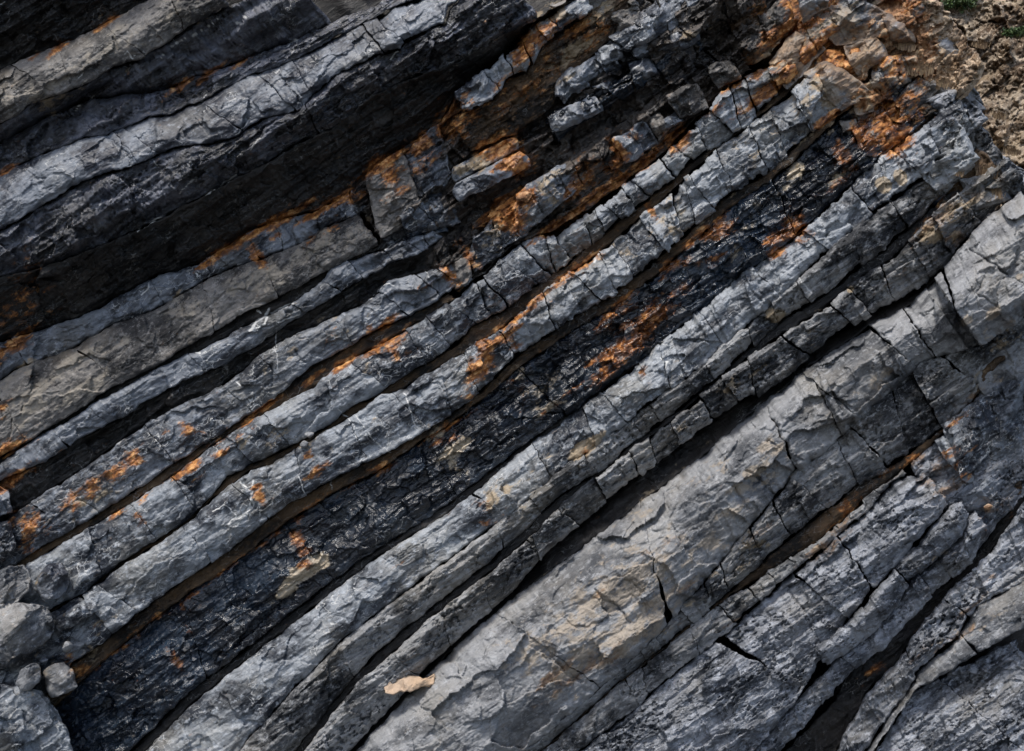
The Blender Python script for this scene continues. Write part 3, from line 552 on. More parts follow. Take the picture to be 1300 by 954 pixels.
# ------------------------------------------------------------------ the mass of the cliff behind the beds, ground, far hillside
def cliff_core():
    xs = np.linspace(-420, 1240, 240); ys = np.linspace(-320, 1060, 200); X, Y = np.meshgrid(xs, ys)
    X = X*1.0
    # right limit follows the crest
    lim = np.interp(Y, [-320, 0, 60, 130, 200, 260, 400, 1000], [1140, 1150, 1175, 1200, 1215, 1245, 1500, 1900])
    u = (X+420)/1660; X = -420+(lim+420)*u
    D = 150 + 20*fbm(X/90, Y/90, 4, 4) + np.clip((u-.97)/.03, 0, 1)*160
    o = grid_mesh('cliff', X, Y, D, 'black', None, 900, 0, 1); tag(o, kind='structure')
cliff_core()
def ground():
    # one sheet of dark ground below the frame, at the foot of the cliff, reaching away on all sides
    n = 220
    g = np.linspace(-1, 1, n); gx, gy = np.meshgrid(g, g)
    gx = np.sign(gx)*np.abs(gx)**2.6*200; gy = 10 + np.sign(gy)*np.abs(gy)**2.6*200
    z = -1.45 + .06*fbm(gx/1.5, gy/1.5, 3, 4)
    co = np.stack([gx, gy, z], -1).reshape(-1, 3); idx = np.arange(n*n).reshape(n, n)
    q = np.stack([idx[:-1, :-1], idx[:-1, 1:], idx[1:, 1:], idx[1:, :-1]], -1).reshape(-1, 4)
    me = bpy.data.meshes.new('ground'); me.from_pydata(co.tolist(), [], q.tolist()); me.update()
    m = bpy.data.materials.new('dark_gravel_ground'); m.use_nodes = True; t = m.node_tree; b = t.nodes['Principled BSDF']
    tc = t.nodes.new('ShaderNodeTexCoord'); v = t.nodes.new('ShaderNodeTexVoronoi'); v.inputs['Scale'].default_value = 14
    t.links.new(tc.outputs['Object'], v.inputs['Vector'])
    r = t.nodes.new('ShaderNodeValToRGB'); r.color_ramp.elements[0].color = (.012,.012,.013,1); r.color_ramp.elements[1].color = (.05,.05,.052,1)
    t.links.new(v.outputs['Color'], r.inputs[0]); t.links.new(r.outputs[0], b.inputs['Base Color'])
    bp = t.nodes.new('ShaderNodeBump'); bp.inputs['Strength'].default_value = .9; bp.inputs['Distance'].default_value = .03; bp.invert = True
    t.links.new(v.outputs['Distance'], bp.inputs['Height']); t.links.new(bp.outputs[0], b.inputs['Normal'])
    b.inputs['Roughness'].default_value = .5
    me.materials.append(m); tag(link(bpy.data.objects.new('ground', me)), kind='structure')
ground()

def hill_depth(X, Y):
    return 720 - 1.5*np.minimum(Y, 260) - .25*np.maximum(Y-260, 0) + 60*fbm(X/120, Y/120, 14, 4) + 28*ridged((X+Y)/60, (X-Y)/90, 24, 3)
def hillside():
    # a real slope rising away behind the crest of the cliff
    xs = np.linspace(980, 1800, 620); ys = np.linspace(-300, 480, 560); X, Y = np.meshgrid(xs, ys)
    D = hill_depth(X, Y); s, t = to_st(X, Y)
    o1, tl, _ = facet(s/34+.3*perlin(X/20, Y/20, 3), t/22, 5); D = D + 10*o1 + 26*tl
    wx = s+6*fbm(X/14, Y/14, 8, 3); wy = t+6*fbm(X/14, Y/14, 9, 3)
    o1, tl, _ = facet(wx/13, wy/8, 15); D = D + 8*o1+14*tl
    o1, tl, _ = facet(wx/5, wy/3.6, 25); D = D + 4*o1+6*tl + 4*fbm(X/4, Y/4, 6, 3)
    tag(grid_mesh('hillside', X, Y, D, 'hill', None, None), kind='structure')
hillside()

# ------------------------------------------------------------------ the beds, from the upper left overhang down to the lower right
B = 'rock bed'; SH = 'shale layer'
bed('rock_overhang', 'shade-black overhanging rock in the upper left corner above the brownish bed', 'overhang',
    [(-330,20),(-90,-100),(0,-170),(150,-240)], a_, 'black', -70, 30, 4)
bed('rock_bed', 'brownish grey jointed bed crossing the upper left corner', B, a_, ab, 'brownslab', 10, -4, 12,
    joints=[(50,112),(88,95),(160,55),(230,22)], joff=4, rnd=6, k=.9)
bed('shale_layer', 'dark underside of shale just below the brownish corner bed', SH, ab, b2, 'flaky', 5, 45, 2, k=.9)
bed('shale_layer', 'thin bluish flaky ledge with a rusty rim over the big pale slabs', SH, b2, c_, 'flaky', 38, 22, 5, k=.9)
bed('rock_bed', 'smooth blue grey slab bed running from the left edge to the top of the picture', B, c_, cb, 'slab', 26, -2, 10,
    joints=[(-10,270),(165,195),(186,190),(283,150),(352,118),(388,105),(478,55),(500,45)], joff=5, rnd=7, k=.8, jw=1.2, feats=[('calcite_streak', 'white scratch marks', 310, 172, 12, 6)])
bed('shale_layer', 'thick wavy flaky shale under the smooth blue grey slabs', SH, cb, d_, 'flaky', 6, 26, 14, k=1.3,
    joints=[(395,150)], joff=5, part='shale_mass')
bed('shale_layer', 'widest pitch black overhang underside above the long orange rim', SH, d_, e_, 'black', 16, 92, 0, k=1.0)
bed('rock_bed', 'dark purplish band of small blocks capped by the long orange rim', B, e_, f1, 'dark', 78, 74, 5, x1=(466,262),
    auto=34, joints=[(30,455),(140,400),(200,372),(268,345),(325,318),(355,300),(405,283),(447,258)], joff=5, rnd=6, feats=[('rust_crust', 'thick orange crust along the rim', 280, 322, 30, 7), ('rust_crust', 'thick orange crust along the rim', 330, 293, 32, 7), ('rust_crust', 'thick orange crust along the rim', 375, 274, 28, 7), ('rust_crust', 'thick orange crust along the rim', 425, 256, 24, 7), ('rust_crust', 'orange crust at the left edge', 20, 438, 22, 9)])
bed('rock_bed', 'broad buff and grey bed ending at a dark fault near the orange pillar', B, f1, gb, 'brownslab', 68, 56, 6, x1=(474,300),
    joints=[(22,540),(128,470),(262,385),(345,355)], joff=3, rnd=6, k=1.0, jw=1.0)
bed('shale_layer', 'black crevice between the buff bed and the thin band with white calcite', SH, gb, ht, 'black', 74, 72, 0, k=.6)
bed('rock_bed', 'thin dark grey band with white calcite splashes', B, ht, hb, 'dark', 60, 58, 5, auto=34, joints=[(79,560),(130,535),(245,455),(380,392),(420,362),(495,326)], joff=6, rnd=6, feats=[('calcite_splash', 'white calcite splash', 330, 408, 18, 7), ('calcite_splash', 'white calcite edge', 362, 390, 20, 5)])
bed('shale_layer', 'wide black hollow that opens toward the lower left under the thin band', SH, hb, it, 'black', 74, 78, 0, k=1.0)
bed('rock_bed', 'grey bed with rust blotches ending in a shell like broken block', B, it, ib, 'dark', 58, 52, 6,
    auto=46, joints=[(66,665),(105,640),(210,575),(300,505),(347,470),(440,425),(500,385),(545,365)], joff=6, rnd=6, feats=[('rust_stain', 'rust blotch', 115, 620, 24, 9), ('rust_stain', 'rust blotch', 170, 583, 12, 12), ('rust_stain', 'orange blotch', 490, 412, 16, 7)])
bed('shale_layer', 'narrow dark seam with rust along the underside of the shell ended bed', SH, ib, jt, 'rust', 64, 60, 0, k=.5, x1=(573,375))
bed('rock_bed', 'long bluish bed that turns into a row of chunky blocks toward the upper right', B, jt, jb, 'mid', 50, 46, 7,
    auto=42, joints=[(120,700),(180,660),(240,635),(300,565),(350,545),(470,480),(528,440),(556,420),(588,400),(612,378),(632,375),(660,345),(697,320),(712,312),(744,290),(760,278),(775,265),(797,250),(810,235),(845,210),(866,195),(890,175),(935,140),(985,105),(1008,75),(1030,50)], joff=7, rnd=9, jw=2.2, jround=7, feats=[('rust_stain', 'orange blotch', 243, 592, 16, 6), ('rust_crust', 'orange crust along the upper edge', 755, 255, 26, 6), ('rust_crust', 'orange crust along the upper edge', 990, 100, 26, 8)])
bed('shale_layer', 'thin black crevice below the chunky block row', SH, jb, kt, 'rust', 62, 58, 0, k=.5)
bed('rock_bed', 'long pale veined bed crossing the middle from the boulders to the upper right', B, kt, kb, 'mid', 40, 34, 6, x1=(1056,120),
    auto=48, joints=[(128,790),(160,775),(250,690),(320,640),(380,600),(452,555),(520,520),(596,470),(700,400),(745,365),(775,350),(830,300),(865,280),(880,262),(896,252),(925,225),(960,185),(990,170),(1022,145),(1030,160)], joff=7, rnd=7, jw=1.4, feats=[('rust_stain', 'rust patch', 606, 472, 15, 12), ('rust_stain', 'rust patch', 617, 440, 12, 10), ('rust_stain', 'pink rust spots in white veins', 330, 632, 10, 14), ('calcite_crust', 'broken buff crust along the upper edge', 688, 378, 26, 9)])
bed('shale_layer', 'rusty brown groove under the long pale veined bed', SH, kb, lt, 'rust', 52, 48, 0, k=.6)
bed('shale_layer', 'broad blue black slate layer with rust patches', SH, lt, lb, 'blue', 58, 46, 5, x1=(1175,150),
    joints=[(232,790),(385,690),(560,590),(690,500),(850,380),(1000,270),(1085,175)], joff=4, rnd=6, k=1.25, part='slate_mass', feats=[('mineral_crust', 'pale yellow flaky crust', 390, 722, 30, 10), ('rust_stain', 'bright orange streak', 378, 683, 7, 13), ('rust_crust', 'dark orange rust patch', 805, 432, 44, 14), ('mineral_crust', 'pale grey lichen like crust', 1010, 218, 14, 9), ('mineral_crust', 'buff crumbly crust', 582, 572, 24, 11)])
bed('shale_layer', 'thin black slit along the lower edge of the blue black slate', SH, lb, mt, 'black', 58, 52, 0, k=.4)
bed('rock_bed', 'long straight grey bed with two round buff lichen spots at its upper end', B, mt, m2, 'mid', 40, 24, 7, x1=(1235,150),
    auto=70, joints=[(620,640),(782,520),(833,450),(905,420),(975,360),(1040,310),(1150,205),(1185,175)], joff=6, rnd=9, jw=1.0, k=1.0, style='mid', feats=[('lichen_patch', 'larger round buff lichen spot', 1123, 235, 9, 9), ('lichen_patch', 'smaller oval buff lichen spot', 1143, 226, 7, 10), ('rust_stain', 'salmon pink stain', 742, 568, 24, 9)])
bed('rock_bed', 'splintery lower half of the lichen spotted bed with lengthwise cracks', B, m2, mb, 'fissured', 26, 38, 9,
    auto=60, joints=[(440,840),(638,685),(835,530),(905,478),(985,400),(1190,235)], joff=7, rnd=6)
bed('shale_layer', 'black crevice under the splintery bed', SH, mb, ntl, 'black', 48, 44, 0, k=.5)
bed('rock_bed', 'narrow rough bed between two black crevices with a pink patch at its upper end', B, ntl, nb, 'fissured', 22, 42, 7,
    auto=55, joints=[(508,835),(560,790),(610,745),(672,690),(680,695),(830,575),(955,480),(1065,395),(1190,290),(1230,262)], joff=8, rnd=8, jw=2, k=1.2, feats=[('mineral_stain', 'pink mineral patch at the upper end', 1192, 292, 30, 13)])
bed('shale_layer', 'deepest black crevice above the widest pale bed', SH, nb, ot, 'black', 84, 50, 0, k=.6)
bed('rock_bed', 'widest smooth pale bed with honey coloured cracks', B, ot, o2, 'pale', 40, -6, 34,
    joints=[(700,830),(845,735),(995,560),(1040,500),(1075,530),(1140,450),(1172,430),(1205,385)], joff=10, rnd=20, jw=1.4, k=1.15, style='pale', dfun=lambda X, Y: np.where((X-1183)*95-(Y-350)*66 > 0, -46, 0)+np.where(((X-1183)*95-(Y-350)*66 < 0) & ((X-1183)*95-(Y-350)*66 > -1700), 16, 0)+np.where((X-1030)*110-(Y-440)*50 > 0, 8, 0), feats=[('mineral_stain', 'ochre water stain', 755, 828, 56, 18), ('lichen_patch', 'white flaky lichen on the big right block', 1262, 398, 11, 6)])
bed('rock_bed', 'layered cracked foot of the widest pale bed', B, o2, ob, 'fissured', 8, 22, 6,
    auto=50, joints=[(900,760),(1000,670),(1078,590),(1150,545),(1225,480)], joff=6, rnd=6)
bed('shale_layer', 'shaded rusty recess beneath the layered foot', SH, ob, qt, 'rust', 30, 28, 0, k=.7)
bed('rock_bed', 'thin flat bed squeezed over the coarsely pitted bed', B, qt, qb, 'fissured', 16, 12, 5, x1=(1150,600), auto=40, joints=[(880,810),(955,752),(1060,665)], joff=3, rnd=5)
bed('rock_bed', 'coarsely pitted grey bed cut by oblique cracks near the bottom', B, qb, rb, 'pitted', 18, -16, 18, x1=(1196,630),
    joints=[(960,830),(1045,760),(1090,720)], joff=5, rnd=10, k=1.2, jw=1.6)
bed('rock_bed', 'upper of two rounded slabs stacked at the lower right', B, st_l, sb, 'pitted', -14, -10, 16, x0=(1040,832), x1=(1226,648), joints=[(1152,742)], joff=4, rnd=9, k=.8)
bed('rock_bed', 'lower of two rounded slabs stacked at the lower right', B, sb, tb, 'pitted', 10, 12, 13, x1=(1250,665), joints=[(1176,742), (1082,850)], joff=6, rnd=8)
bed('shale_layer', 'black hollow under the two rounded slabs', SH, [(900,1050),(1060,890),(1082,845),(1174,760),(1236,712),(1300,610),(1370,530)], vt, 'black', 50, 40, 0, k=.7)
bed('rock_bed', 'rough dark facetted rock in the lower right corner', B, vt, v2t, 'pitted', 22, 6, 5, joints=[(1160,850),(1220,780)], joff=5, rnd=8, k=1.4)
bed('rock_bed', 'flat pale slab with an ochre edge in the lower right corner', B, v2t, v2b, 'pale', 10, -10, 5, joints=[(1235,825)], joff=3, rnd=8, k=.7)
bed('rock_bed', 'lowest grey rock ledge below the flat corner slab', B, v2b, v3b, 'pitted', 18, -14, 5, joints=[(1215,860)], joff=5, rnd=8)

# ---- the broken ground between the black overhang and the chunky block row
Gp = 'loose blocks wedged between the beds'
bed('shale_layer', 'deep black broken shale behind the scattered blocks of the upper middle', SH,
    e_, [(450,400),(545,348),(583,372),(618,344),(650,312),(704,292),(757,258),(789,236),(833,202),(867,168),(902,133),(930,102),(977,80),(1010,42),(1051,0),(1110,-50)], 'umber', 76, 72, 0, x0=(480,300), x1=None, k=1.9)
wb = [(560,172),(590,142),(627,127),(645,100),(668,92),(690,55),(726,33),(760,8),(800,-25)]
bed('rock_bed', 'thin capping row of grey blocks along the brink of the black overhang', B, e_, wb, 'mid', 30, 26, 5, x0=(582,128), x1=(742,-5), joints=[(625,105),(650,85),(670,68),(684,38),(700,25)], joff=5, rnd=7, jw=3)
bed('shale_layer', 'rusty streaked shale just below the thin capping blocks', SH, wb, [(560,215),(580,205),(620,182),(650,172),(700,138),(716,100),(760,66),(782,38),(830,8),(870,-30)], 'rust', 46, 52, 3, x0=(575,160), x1=(815,-10), k=1.3)
def R4(label, q, mat='mid', d=45, **k): return rock('rock_block', label, 'rock block', grow(q, 1.14), mat, d-(6 if q[0][0] > 655 else 1), **k)
R4('orange capped block standing right of the dark fault', [(466,225),(510,192),(532,268),(484,300)], 'brownslab', 52, bulge=7)
R4('tall cracked block next to the orange capped one', [(516,196),(556,160),(570,225),(538,262)], 'dark', 56)
R4('pair of dark splinters below the orange capped block', [(514,282),(560,258),(567,292),(522,302)], 'blue', 60)
R4('small black wedge under the two splinters', [(500,305),(536,296),(528,322),(500,334)], 'blue', 70)
bed('shale_layer', 'dark brown flaky mass at the top edge right of the pale top slabs', SH, [(800,70),(840,30),(880,-20),(930,-90)], [(830,190),(867,160),(902,127),(930,96),(977,72),(1010,36),(1051,-6),(1110,-60)], 'umber', 60, 62, 4, k=2.0, x0=(845,100), joints=[(890,60),(930,30)], joff=8, part='shale_mass')
bed('rock_bed', 'broken grey ledge with rusty joints below the thin capping blocks', B, [(680,140),(716,92),(758,62),(786,40),(830,-2),(880,-50)], [(690,160),(720,122),(762,98),(791,84),(830,70),(868,42),(890,18),(940,-40)], 'dark', 52, 56, 6, x0=(706,118), x1=(880,0), joints=[(737,95),(761,82),(777,70),(792,62),(822,40),(846,28)], joff=7, rnd=6, jw=2.5, k=1.5)
bed('rock_bed', 'lower shiny cobbled ledge in the dark centre', B, [(670,182),(700,146),(752,116),(786,98),(835,70),(880,40),(930,-10)], [(690,196),(712,172),(764,145),(795,126),(838,98),(888,66),(940,20)], 'blue', 56, 60, 6, x0=(694,160), x1=(888,50), joints=[(720,150),(738,140),(757,130),(775,118),(800,100),(822,88),(850,66)], joff=8, rnd=6, jw=2.5, k=1.5)
bed('shale_layer', 'dim streaked ledge running behind the narrow upright blocks', SH, [(650,262),(700,215),(750,185),(800,150),(842,118),(900,82),(960,45)], [(660,290),(712,262),(770,215),(820,198),(860,165),(905,128),(965,84)], 'umber', 58, 60, 4, x0=(668,262), x1=(940,70), joints=[(735,222),(765,200),(815,175),(880,120)], joff=8, k=1.7, part='shale_mass')
bed('rock_bed', 'short grey bed stub left of the angular block', B, [(590,326),(618,284),(650,254),(672,240)], [(604,345),(622,330),(662,300),(684,285)], 'dark', 58, 56, 5, x0=(594,335), x1=(668,262), joints=[(632,296)], joff=5, rnd=6)
bed('rock_bed', 'stacked dark slabs beneath the two orange tipped slabs', B, [(478,300),(510,262),(560,240),(600,225)], [(490,318),(524,300),(572,285),(610,262)], 'dark', 66, 66, 5, x0=(488,306), x1=(572,262), joints=[(512,288),(540,270)], joff=5, k=1.4, jw=2)
R4('pale slab with an orange tip in the upper middle', [(577,212),(650,174),(656,190),(580,230)], 'mid', 44, corner=.05, wob=1.2)
R4('grey slab under the orange tipped one with a yellow corner', [(580,232),(658,194),(672,212),(584,254)], 'slab', 38, corner=.05)
R4('brown tinted slab sticking out below the pale top rocks', [(714,98),(758,70),(766,92),(718,118)], 'slab', 44, corner=.05)
R4('stubby block beside the brown tinted slab', [(760,62),(784,55),(791,72),(768,84)], 'mid', 42)
R4('large pale smooth block near the top centre', [(700,8),(800,-15),(812,25),(782,52)], 'brownslab', 50, bulge=10)
R4('long pale slab at the top centre', [(780,50),(858,0),(866,30),(796,66)], 'mid', 36, corner=.06)
R4('long flat cracked slab below the pale one at top centre', [(824,56),(878,33),(888,52),(836,78)], 'slab', 38, corner=.05)
R4('bluish lump hanging in the dark under the top slabs', [(798,82),(822,72),(834,92),(812,106)], 'slab', 48)
R4('cluster of shiny cobbled blocks in the dark centre', [(697,148),(752,122),(764,142),(706,168)], 'slab', 42, k=1.6)
R4('dim rounded block right of the cobbled cluster', [(752,112),(784,100),(792,122),(764,136)], 'dark', 56)
R4('big angular block with a round orange cap', [(656,246),(716,208),(734,240),(664,294)], 'dark', 40, corner=.06)
R4('flat orange disc of rock on the angular block', [(655,245),(676,240),(678,254),(658,260)], 'earth', 24, rnd=5, corner=.3, bulge=4)
R4('two joined grey blocks left of the angular block', [(602,300),(644,288),(662,302),(606,328)], 'dark', 44)
R4('rusty lump above the two joined grey blocks', [(620,276),(652,250),(660,286),(636,292)], 'rust', 52)
R4('small upright chip between the shell ended bed and the grey pair', [(574,336),(592,326),(600,352),(580,366)], 'brownslab', 50)
R4('narrow upright block with a rusty side', [(778,178),(802,166),(816,196),(796,206)], 'dark', 46)
R4('second narrow upright block right of the rusty sided one', [(800,164),(818,154),(834,180),(818,192)], 'dark', 46)
R4('third narrow upright block in the same shaded row', [(820,150),(836,142),(848,166),(836,178)], 'brownslab', 50)
R4('square grey block jutting from the dark above the chunky row', [(846,122),(884,106),(898,136),(866,150)], 'brownslab', 40)
R4('small dark stone left of the square grey block', [(836,160),(856,142),(868,152),(850,164)], 'dark', 52)
R4('angular brown block higher up the same dark row', [(898,84),(926,78),(942,98),(912,112)], 'brownslab', 44)
R4('rusty angular block near the top right of the dark row', [(938,66),(962,52),(978,70),(950,84)], 'rust', 46)
R4('dark glossy rock at the top edge right of the pale slabs', [(868,0),(916,-16),(920,22),(880,40)], 'dark', 50)
R4('tilted dark rock under the top edge streaked with rust', [(920,10),(966,-14),(974,30),(938,52)], 'rust', 56)
R4('brown facetted rock in the orange ground at the top', [(966,22),(996,-4),(1010,30),(982,54)], 'brownslab', 48)
R4('pale grey boulder touching the top edge', [(1010,-16),(1056,-22),(1048,8),(1022,28)], 'pale', 34)

# ---- weathered orange crest on the upper right
earthq = bed('earth_slope', 'orange crumbly earth between the pale blocks at the upper right crest', 'earth',
    [(990,120),(1054,55),(1110,-10),(1150,-60)], [(1060,250),(1120,215),(1183,160),(1230,118),(1250,90)], 'earth', 66, 62, 0, x0=(1056,120), x1=(1192,0), k=1.4)
Cr = 'weathered blocks along the crest'
def R5(label, q, mat='pale', d=45, **k): return rock('rock_block', label, 'rock block', grow(q, 1.42), mat, d, group=Cr, **k)
R5('long white grey block in the orange crest', [(1042,16),(1096,8),(1138,34),(1066,52)], d=38)
R5('white knob at the right end of the long crest block', [(1126,26),(1148,30),(1158,50),(1134,50)], d=44)
R5('fan shaped pale block below the long crest block', [(1030,98),(1052,84),(1094,112),(1066,134)], d=28, k=1.2)
R5('peach coloured block at the upper end of the block row', [(984,78),(1010,48),(1038,66),(1002,104)], d=36, mat='pale')
R5('dark topped block above the fan shaped one', [(1036,72),(1064,66),(1078,92),(1046,92)], 'brownslab', d=48)
R5('pinkish block surrounded by orange earth', [(1078,62),(1110,52),(1122,72),(1090,90)], d=40)
R5('ochre block under the pinkish one', [(1080,124),(1104,108),(1116,126),(1094,140)], 'earth', d=38)
R5('grey spiky rock on the crest above the rusty hollow', [(1112,86),(1142,74),(1150,102),(1124,116)], 'mid', d=44)
R5('brown slab block beside the rusty hollow', [(1130,142),(1162,104),(1182,118),(1148,150)], 'brownslab', d=44)
R5('small dark brown block under the brown slab block', [(1140,166),(1176,132),(1190,148),(1150,180)], 'rust', d=50)
R5('rounded rock with a rusty shadow at the end of the slate', [(1084,168),(1122,152),(1134,180),(1100,196)], 'brownslab', d=42)
R5('dark slaty block right of the round grey rock at the slate end', [(1066,205),(1100,182),(1122,196),(1082,226)], 'blue', d=40)
R5('rough crest rock with a white flank high on the right', [(1168,46),(1196,36),(1224,74),(1182,78)], 'pale', d=70)
R5('rough crest rock at the top edge above the white flanked one', [(1150,6),(1176,4),(1188,30),(1164,34)], 'brownslab', d=70)
R5('lumpy pale rock on the crest beside the dry scrub', [(1178,112),(1204,104),(1240,134),(1196,144)], 'pale', d=62)
R5('grey ridge rock at the upper end of the lichen spotted bed', [(1180,132),(1214,120),(1246,150),(1218,164)], 'pitted', d=44)
R5('block with a shaded face at the end of the lichen spotted bed', [(1158,192),(1206,158),(1232,200),(1190,232)], 'mid', d=14, bulge=5)
R5('outer crest rock where the hillside begins', [(1206,98),(1228,104),(1244,128),(1222,126)], 'fissured', d=90)
R5('dark brown tufted rock behind the shaded block', [(1200,232),(1238,196),(1256,216),(1216,250)], 'rust', d=46, k=1.4)
R5('long weathered shoulder rock running down the right crest', [(1226,158),(1254,176),(1296,250),(1250,224)], 'fissured', d=60)
R5('grey shoulder rock at the right edge of the picture', [(1262,196),(1310,228),(1330,262),(1286,250)], 'pitted', d=90)
R5('pale rock wedged on the shoulder above the pink patch', [(1226,232),(1256,226),(1276,250),(1240,262)], 'pale', d=30)

rsr = random.Random(4)
for i in range(26):
    fx, fy = rsr.random(), rsr.random()
    x = 1068+fx*110; y = 150-fx*95-fy*85+20; r = rsr.uniform(7, 15)
    rock('rubble_stone', 'small tan rubble stone stuck in the orange crest earth', 'rubble stone', [(x-r, y-r*.5), (x+r*.8, y-r*.8), (x+r, y+r*.6), (x-r*.8, y+r*.8)], rsr.choice(['pale', 'brownslab', 'earth']), 46, bulge=4, group='rubble stones in the crest earth', back=90)
# ---- dark boulders packed above the black hollow on the right
Rr = 'dark boulders packed on the lower right'
def R6(label, q, mat='slab', d=10, **k): return rock('boulder', label, 'boulder', grow(q, 1.16), mat, d, group=Rr, **k)
R6('blue grey boulder above the rusty hollow on the right', [(1200,540),(1262,500),(1268,560),(1222,604)], 'mid', d=-4, bulge=12)
R6('narrow rim stone below the blue grey boulder', [(1188,562),(1204,556),(1236,606),(1224,612)], 'mid', d=4)
R6('dark boulder against the right edge', [(1262,494),(1296,488),(1296,572),(1254,600)], 'dark', d=14)
R6('weathered buff rock on the right edge over the dark boulder', [(1236,476),(1300,424),(1330,470),(1262,508)], 'pale', d=18)
R6('cracked dark rock beside the small orange pebble', [(1204,640),(1244,606),(1272,612),(1256,650)], 'slab', d=12, bulge=8)
R6('small blue rock at the top end of the rounded slabs', [(1226,656),(1254,648),(1256,676),(1236,702)], 'slab', d=14)
R6('brown shadowed rock on the right edge', [(1262,640),(1300,580),(1330,590),(1280,650)], 'rust', d=44)
rock('pebble', 'small orange pebble lodged in the dark rocks on the right', 'pebble', [(1248,640),(1260,640),(1261,649),(1249,648)], 'earth', -2, bulge=2, rnd=4, k=.3, group=None, corner=.3)
bed('shale_layer', 'dark rock face at the right edge behind the packed boulders', SH, [(1120,625),(1174,573),(1232,515),(1300,437),(1370,380)], [(1150,690),(1199,650),(1245,690),(1300,630),(1370,560)], 'pitted', 30, 34, 6, x0=(1160,600), k=1.2)

# ---- pale boulders at the lower left foot
Lf = 'pale boulders at the lower left foot of the cliff'
def R7(label, q, mat='pale', d=0, **k): return rock('boulder', label, 'boulder', q, mat, d, group=Lf, back=60, **k)
R7('large pale oval boulder at the lower left edge', [(-40,770),(62,762),(74,812),(-30,868)], d=-30, bulge=22, rnd=16, corner=.16, k=.7)
R7('buff boulder above the large oval one', [(-30,735),(34,710),(44,752),(-20,790)], d=-4, bulge=12, corner=.12)
R7('blue boulder wedged right of the buff one', [(40,730),(82,706),(92,752),(54,768)], 'slab', d=2, bulge=12, corner=.14)
R7('small grey stone resting between two boulders at the bottom left', [(22,850),(50,838),(56,868),(20,882)], d=-55, bulge=10, rnd=10, corner=.16, k=.5)
R7('rounded grey boulder at the very foot left of the slate', [(52,850),(82,836),(104,872),(64,890)], d=-50, bulge=12, rnd=10, corner=.16, k=.6)
R7('little blue cobble in the rusty gap', [(50,834),(60,832),(62,842),(52,844)], 'slab', d=0, bulge=4, rnd=4, k=.3, corner=.25)
R7('round grey stone at the end of the pale veined bed', [(76,818),(88,812),(94,826),(80,832)], d=-4, bulge=5, rnd=5, k=.4, corner=.25)
R7('smooth grey neck of rock between the blue boulder and the veined bed', [(68,784),(118,758),(126,776),(74,806)], 'mid', d=12, bulge=6)
R7('left edge block beside the rusty vertical crack', [(-40,600),(10,620),(18,652),(-40,668)], 'dark', d=30)
R7('buff block on the left edge above the foot boulders', [(-40,672),(14,660),(22,700),(-40,740)], 'dark', d=24)
R7('broad grey block filling the bottom left corner', [(-60,868),(60,868),(110,985),(-60,1000)], 'mid', d=-46, bulge=14, rnd=10, corner=.12, k=.8)
rock('pebble', 'buff pebble caught in the crevice left of centre', 'pebble', [(384,549),(397,547),(398,554),(386,556)], 'pale', 34, bulge=3, rnd=4, k=.2, corner=.3, group='two buff pebbles caught in one crevice', back=60)
rock('pebble', 'smaller buff pebble lower in the crevice left of centre', 'pebble', [(381,561),(391,559),(391,567),(382,569)], 'pale', 30, bulge=3, rnd=4, k=.2, corner=.3, group='two buff pebbles caught in one crevice', back=60)
rock('flat_stone', 'pale sand coloured splinter of stone jammed low in the crevice under the narrow rough bed', 'flat stone', [(492,862),(556,856),(552,872),(486,884)], 'sand', 14, bulge=6, rnd=3, k=1.3, corner=.06, wob=4, group=None, tilt=-14, back=80)

# ------------------------------------------------------------------ shrubs and dry grass on the hillside and the crest
def leaf_mat(name, c1, c2):
    m = bpy.data.materials.new(name); m.use_nodes = True; t = m.node_tree; b = t.nodes['Principled BSDF']
    a = t.nodes.new('ShaderNodeAttribute'); a.attribute_name = 'tone'; r = t.nodes.new('ShaderNodeValToRGB')
    r.color_ramp.elements[0].color = (*c1, 1); r.color_ramp.elements[1].color = (*c2, 1)
    t.links.new(a.outputs['Fac'], r.inputs[0]); t.links.new(r.outputs[0], b.inputs['Base Color']); b.inputs['Roughness'].default_value = .6
    return m
GREEN = leaf_mat('shrub_leaf', (.02,.045,.015), (.10,.16,.05)); DRY = leaf_mat('dry_blade', (.12,.07,.04), (.38,.27,.15)); TWIG = leaf_mat('twig', (.05,.035,.025), (.12,.09,.06))
def tri_mesh(name, V, Fc, tone, mat, parent=None):
    me = bpy.data.meshes.new(name); me.from_pydata(V, [], Fc); me.update()
    a = me.attributes.new('tone', 'FLOAT', 'POINT'); a.data.foreach_set('value', np.array(tone, np.float32)); me.materials.append(mat)
    return link(bpy.data.objects.new(name, me), parent)
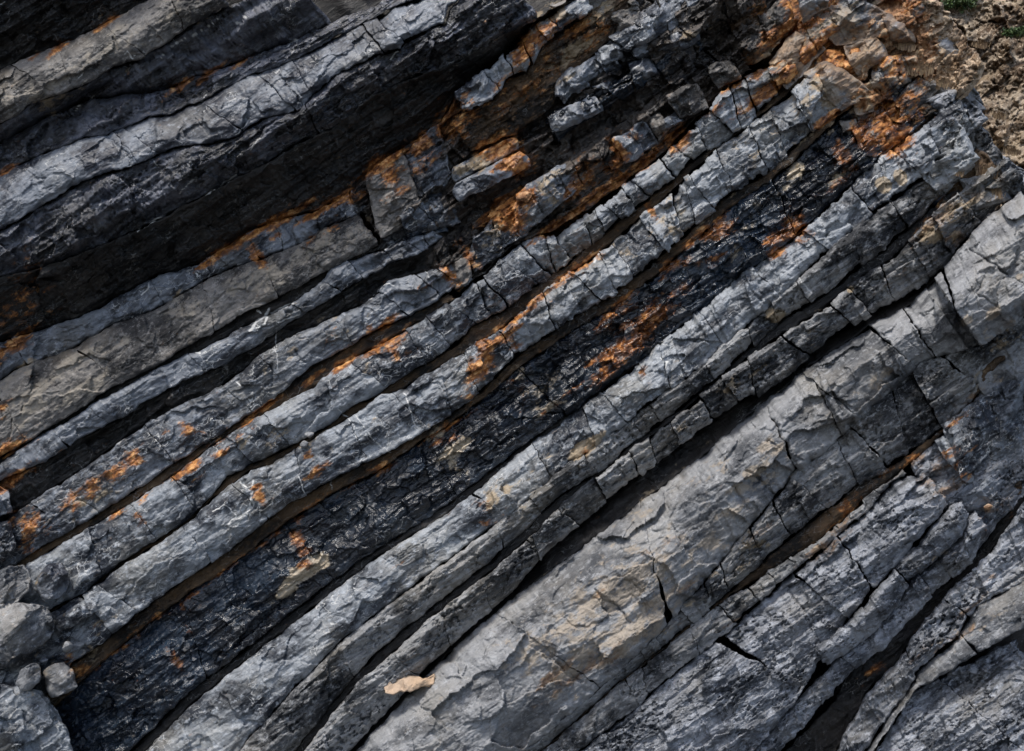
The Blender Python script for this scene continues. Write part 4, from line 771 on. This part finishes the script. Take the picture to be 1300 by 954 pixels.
def shrub(px, py, d, w_, h_, n, label, group):
    rs = np.random.RandomState(int(px*7+py)); c = np.array(world(px, py, d)); sc = (DIST+d/100)/F
    root = bpy.data.objects.new('shrub', None); link(root); root.location = c; tag(root, label, 'shrub', group)
    V, Fc, T = [], [], []
    lobes = rs.normal(size=(9, 3))*[.5, .4, .35]; lobes[:, 2] = np.abs(lobes[:, 2])*.9
    for i in range(n):
        l = lobes[rs.randint(9)]; p = l+rs.normal(size=3)*.17
        p = p*[w_*sc*.9, w_*sc*.7, h_*sc]; L_ = sc*rs.uniform(1.6, 3.2); a = rs.normal(size=3); a /= np.linalg.norm(a); b = np.cross(a, rs.normal(size=3)); b /= np.linalg.norm(b)
        k = len(V); V += [(p-a*L_).tolist(), (p+b*L_*.4).tolist(), (p+a*L_).tolist(), (p-b*L_*.4).tolist()]; Fc.append((k, k+1, k+2, k+3)); T += [rs.random()]*4
    tri_mesh('foliage', V, Fc, T, GREEN, root)
    V, Fc, T = [], [], []
    for l in lobes:
        e = l*[w_*sc*.9, w_*sc*.7, h_*sc]; r = sc*.8; k = len(V)
        s0 = np.array([0, 0, -h_*sc*.5])
        for P, rr in ((s0, r), (e, r*.3)):
            for j in range(4): V.append((P+[rr*math.cos(j*1.571), rr*math.sin(j*1.571), 0]).tolist()); T.append(.5)
        for j in range(4): Fc.append((k+j, k+(j+1)%4, k+4+(j+1)%4, k+4+j))
    tri_mesh('stem', V, Fc, T, TWIG, root)
Gs = 'green shrubs on the hillside'
shrub(1212, 10, 640, 22, 14, 1500, 'bright green low shrub spreading at the top of the hillside', Gs)
shrub(1292, 44, 600, 16, 12, 1200, 'dark green rounded shrub at the upper right edge', Gs)
shrub(1175, -6, 640, 10, 8, 500, 'small dark shrub at the top edge behind the crest', Gs)
shrub(1236, 92, 560, 8, 4, 220, 'tiny green plant among the scree below the low shrub', Gs)
def tuft(px, py, d, w_, h_, n, label):
    rs = np.random.RandomState(int(px*3+py)); c = np.array(world(px, py, d)); sc = (DIST+d/100)/F
    V, Fc, T = [], [], []
    for i in range(n):
        rr = rs.normal()*.3*h_; b = np.array([rs.normal()*w_*.4, rr*1.3, rr+(0 if d < 200 else 0)])*sc; L_ = h_*sc*rs.uniform(.5, 1.2); an = rs.uniform(0, 6.28); le = rs.uniform(.1, .8)
        dx = np.array([math.cos(an)*le, math.sin(an)*le*.6-.25, 0]); k = len(V); wd_ = sc*.45; sd = np.array([wd_, 0, 0])
        m1 = b+dx*L_*.35+[0, 0, L_*.6]; m2 = b+dx*L_*1.1+[0, 0, L_*.85]
        V += [(b-sd).tolist(), (b+sd).tolist(), (m1+sd*.7).tolist(), (m1-sd*.7).tolist(), m2.tolist()]; Fc += [(k, k+1, k+2, k+3), (k+3, k+2, k+4)]; T += [rs.random()]*5
    o = tri_mesh('grass_tuft', V, Fc, T, DRY); o.location = c; tag(o, label, 'grass tuft', 'dry grass tufts along the crest')
for i, (x, y, d, a, b, n, l) in enumerate([
    (1165,92,52,22,14,420,'dry tuft between the spiky rock and the white knob on the crest'),(1150,62,52,14,10,260,'dry tuft under the white knob on the crest'),(1196,108,60,12,9,200,'small dry tuft above the lumpy pale crest rock'),
    (1256,222,40,14,12,300,'brown dry tuft on the shoulder above the pale wedged rock'),(1262,248,30,9,10,420,'brown dry tuft at the foot of the shoulder rock'),(1216,222,14,8,6,140,'dry grass caught behind the shaded block'),
    (1287,235,60,12,7,160,'yellowish dry tuft near the right edge'),(1270,150,390,9,8,200,'straw coloured tuft on the hillside slope'),(1285,195,330,9,7,240,'straw coloured tuft lower on the hillside slope'),(1245,60,580,9,7,200,'faded tuft between the two green shrubs')]):
    tuft(x, y, d, a, b, n, l)
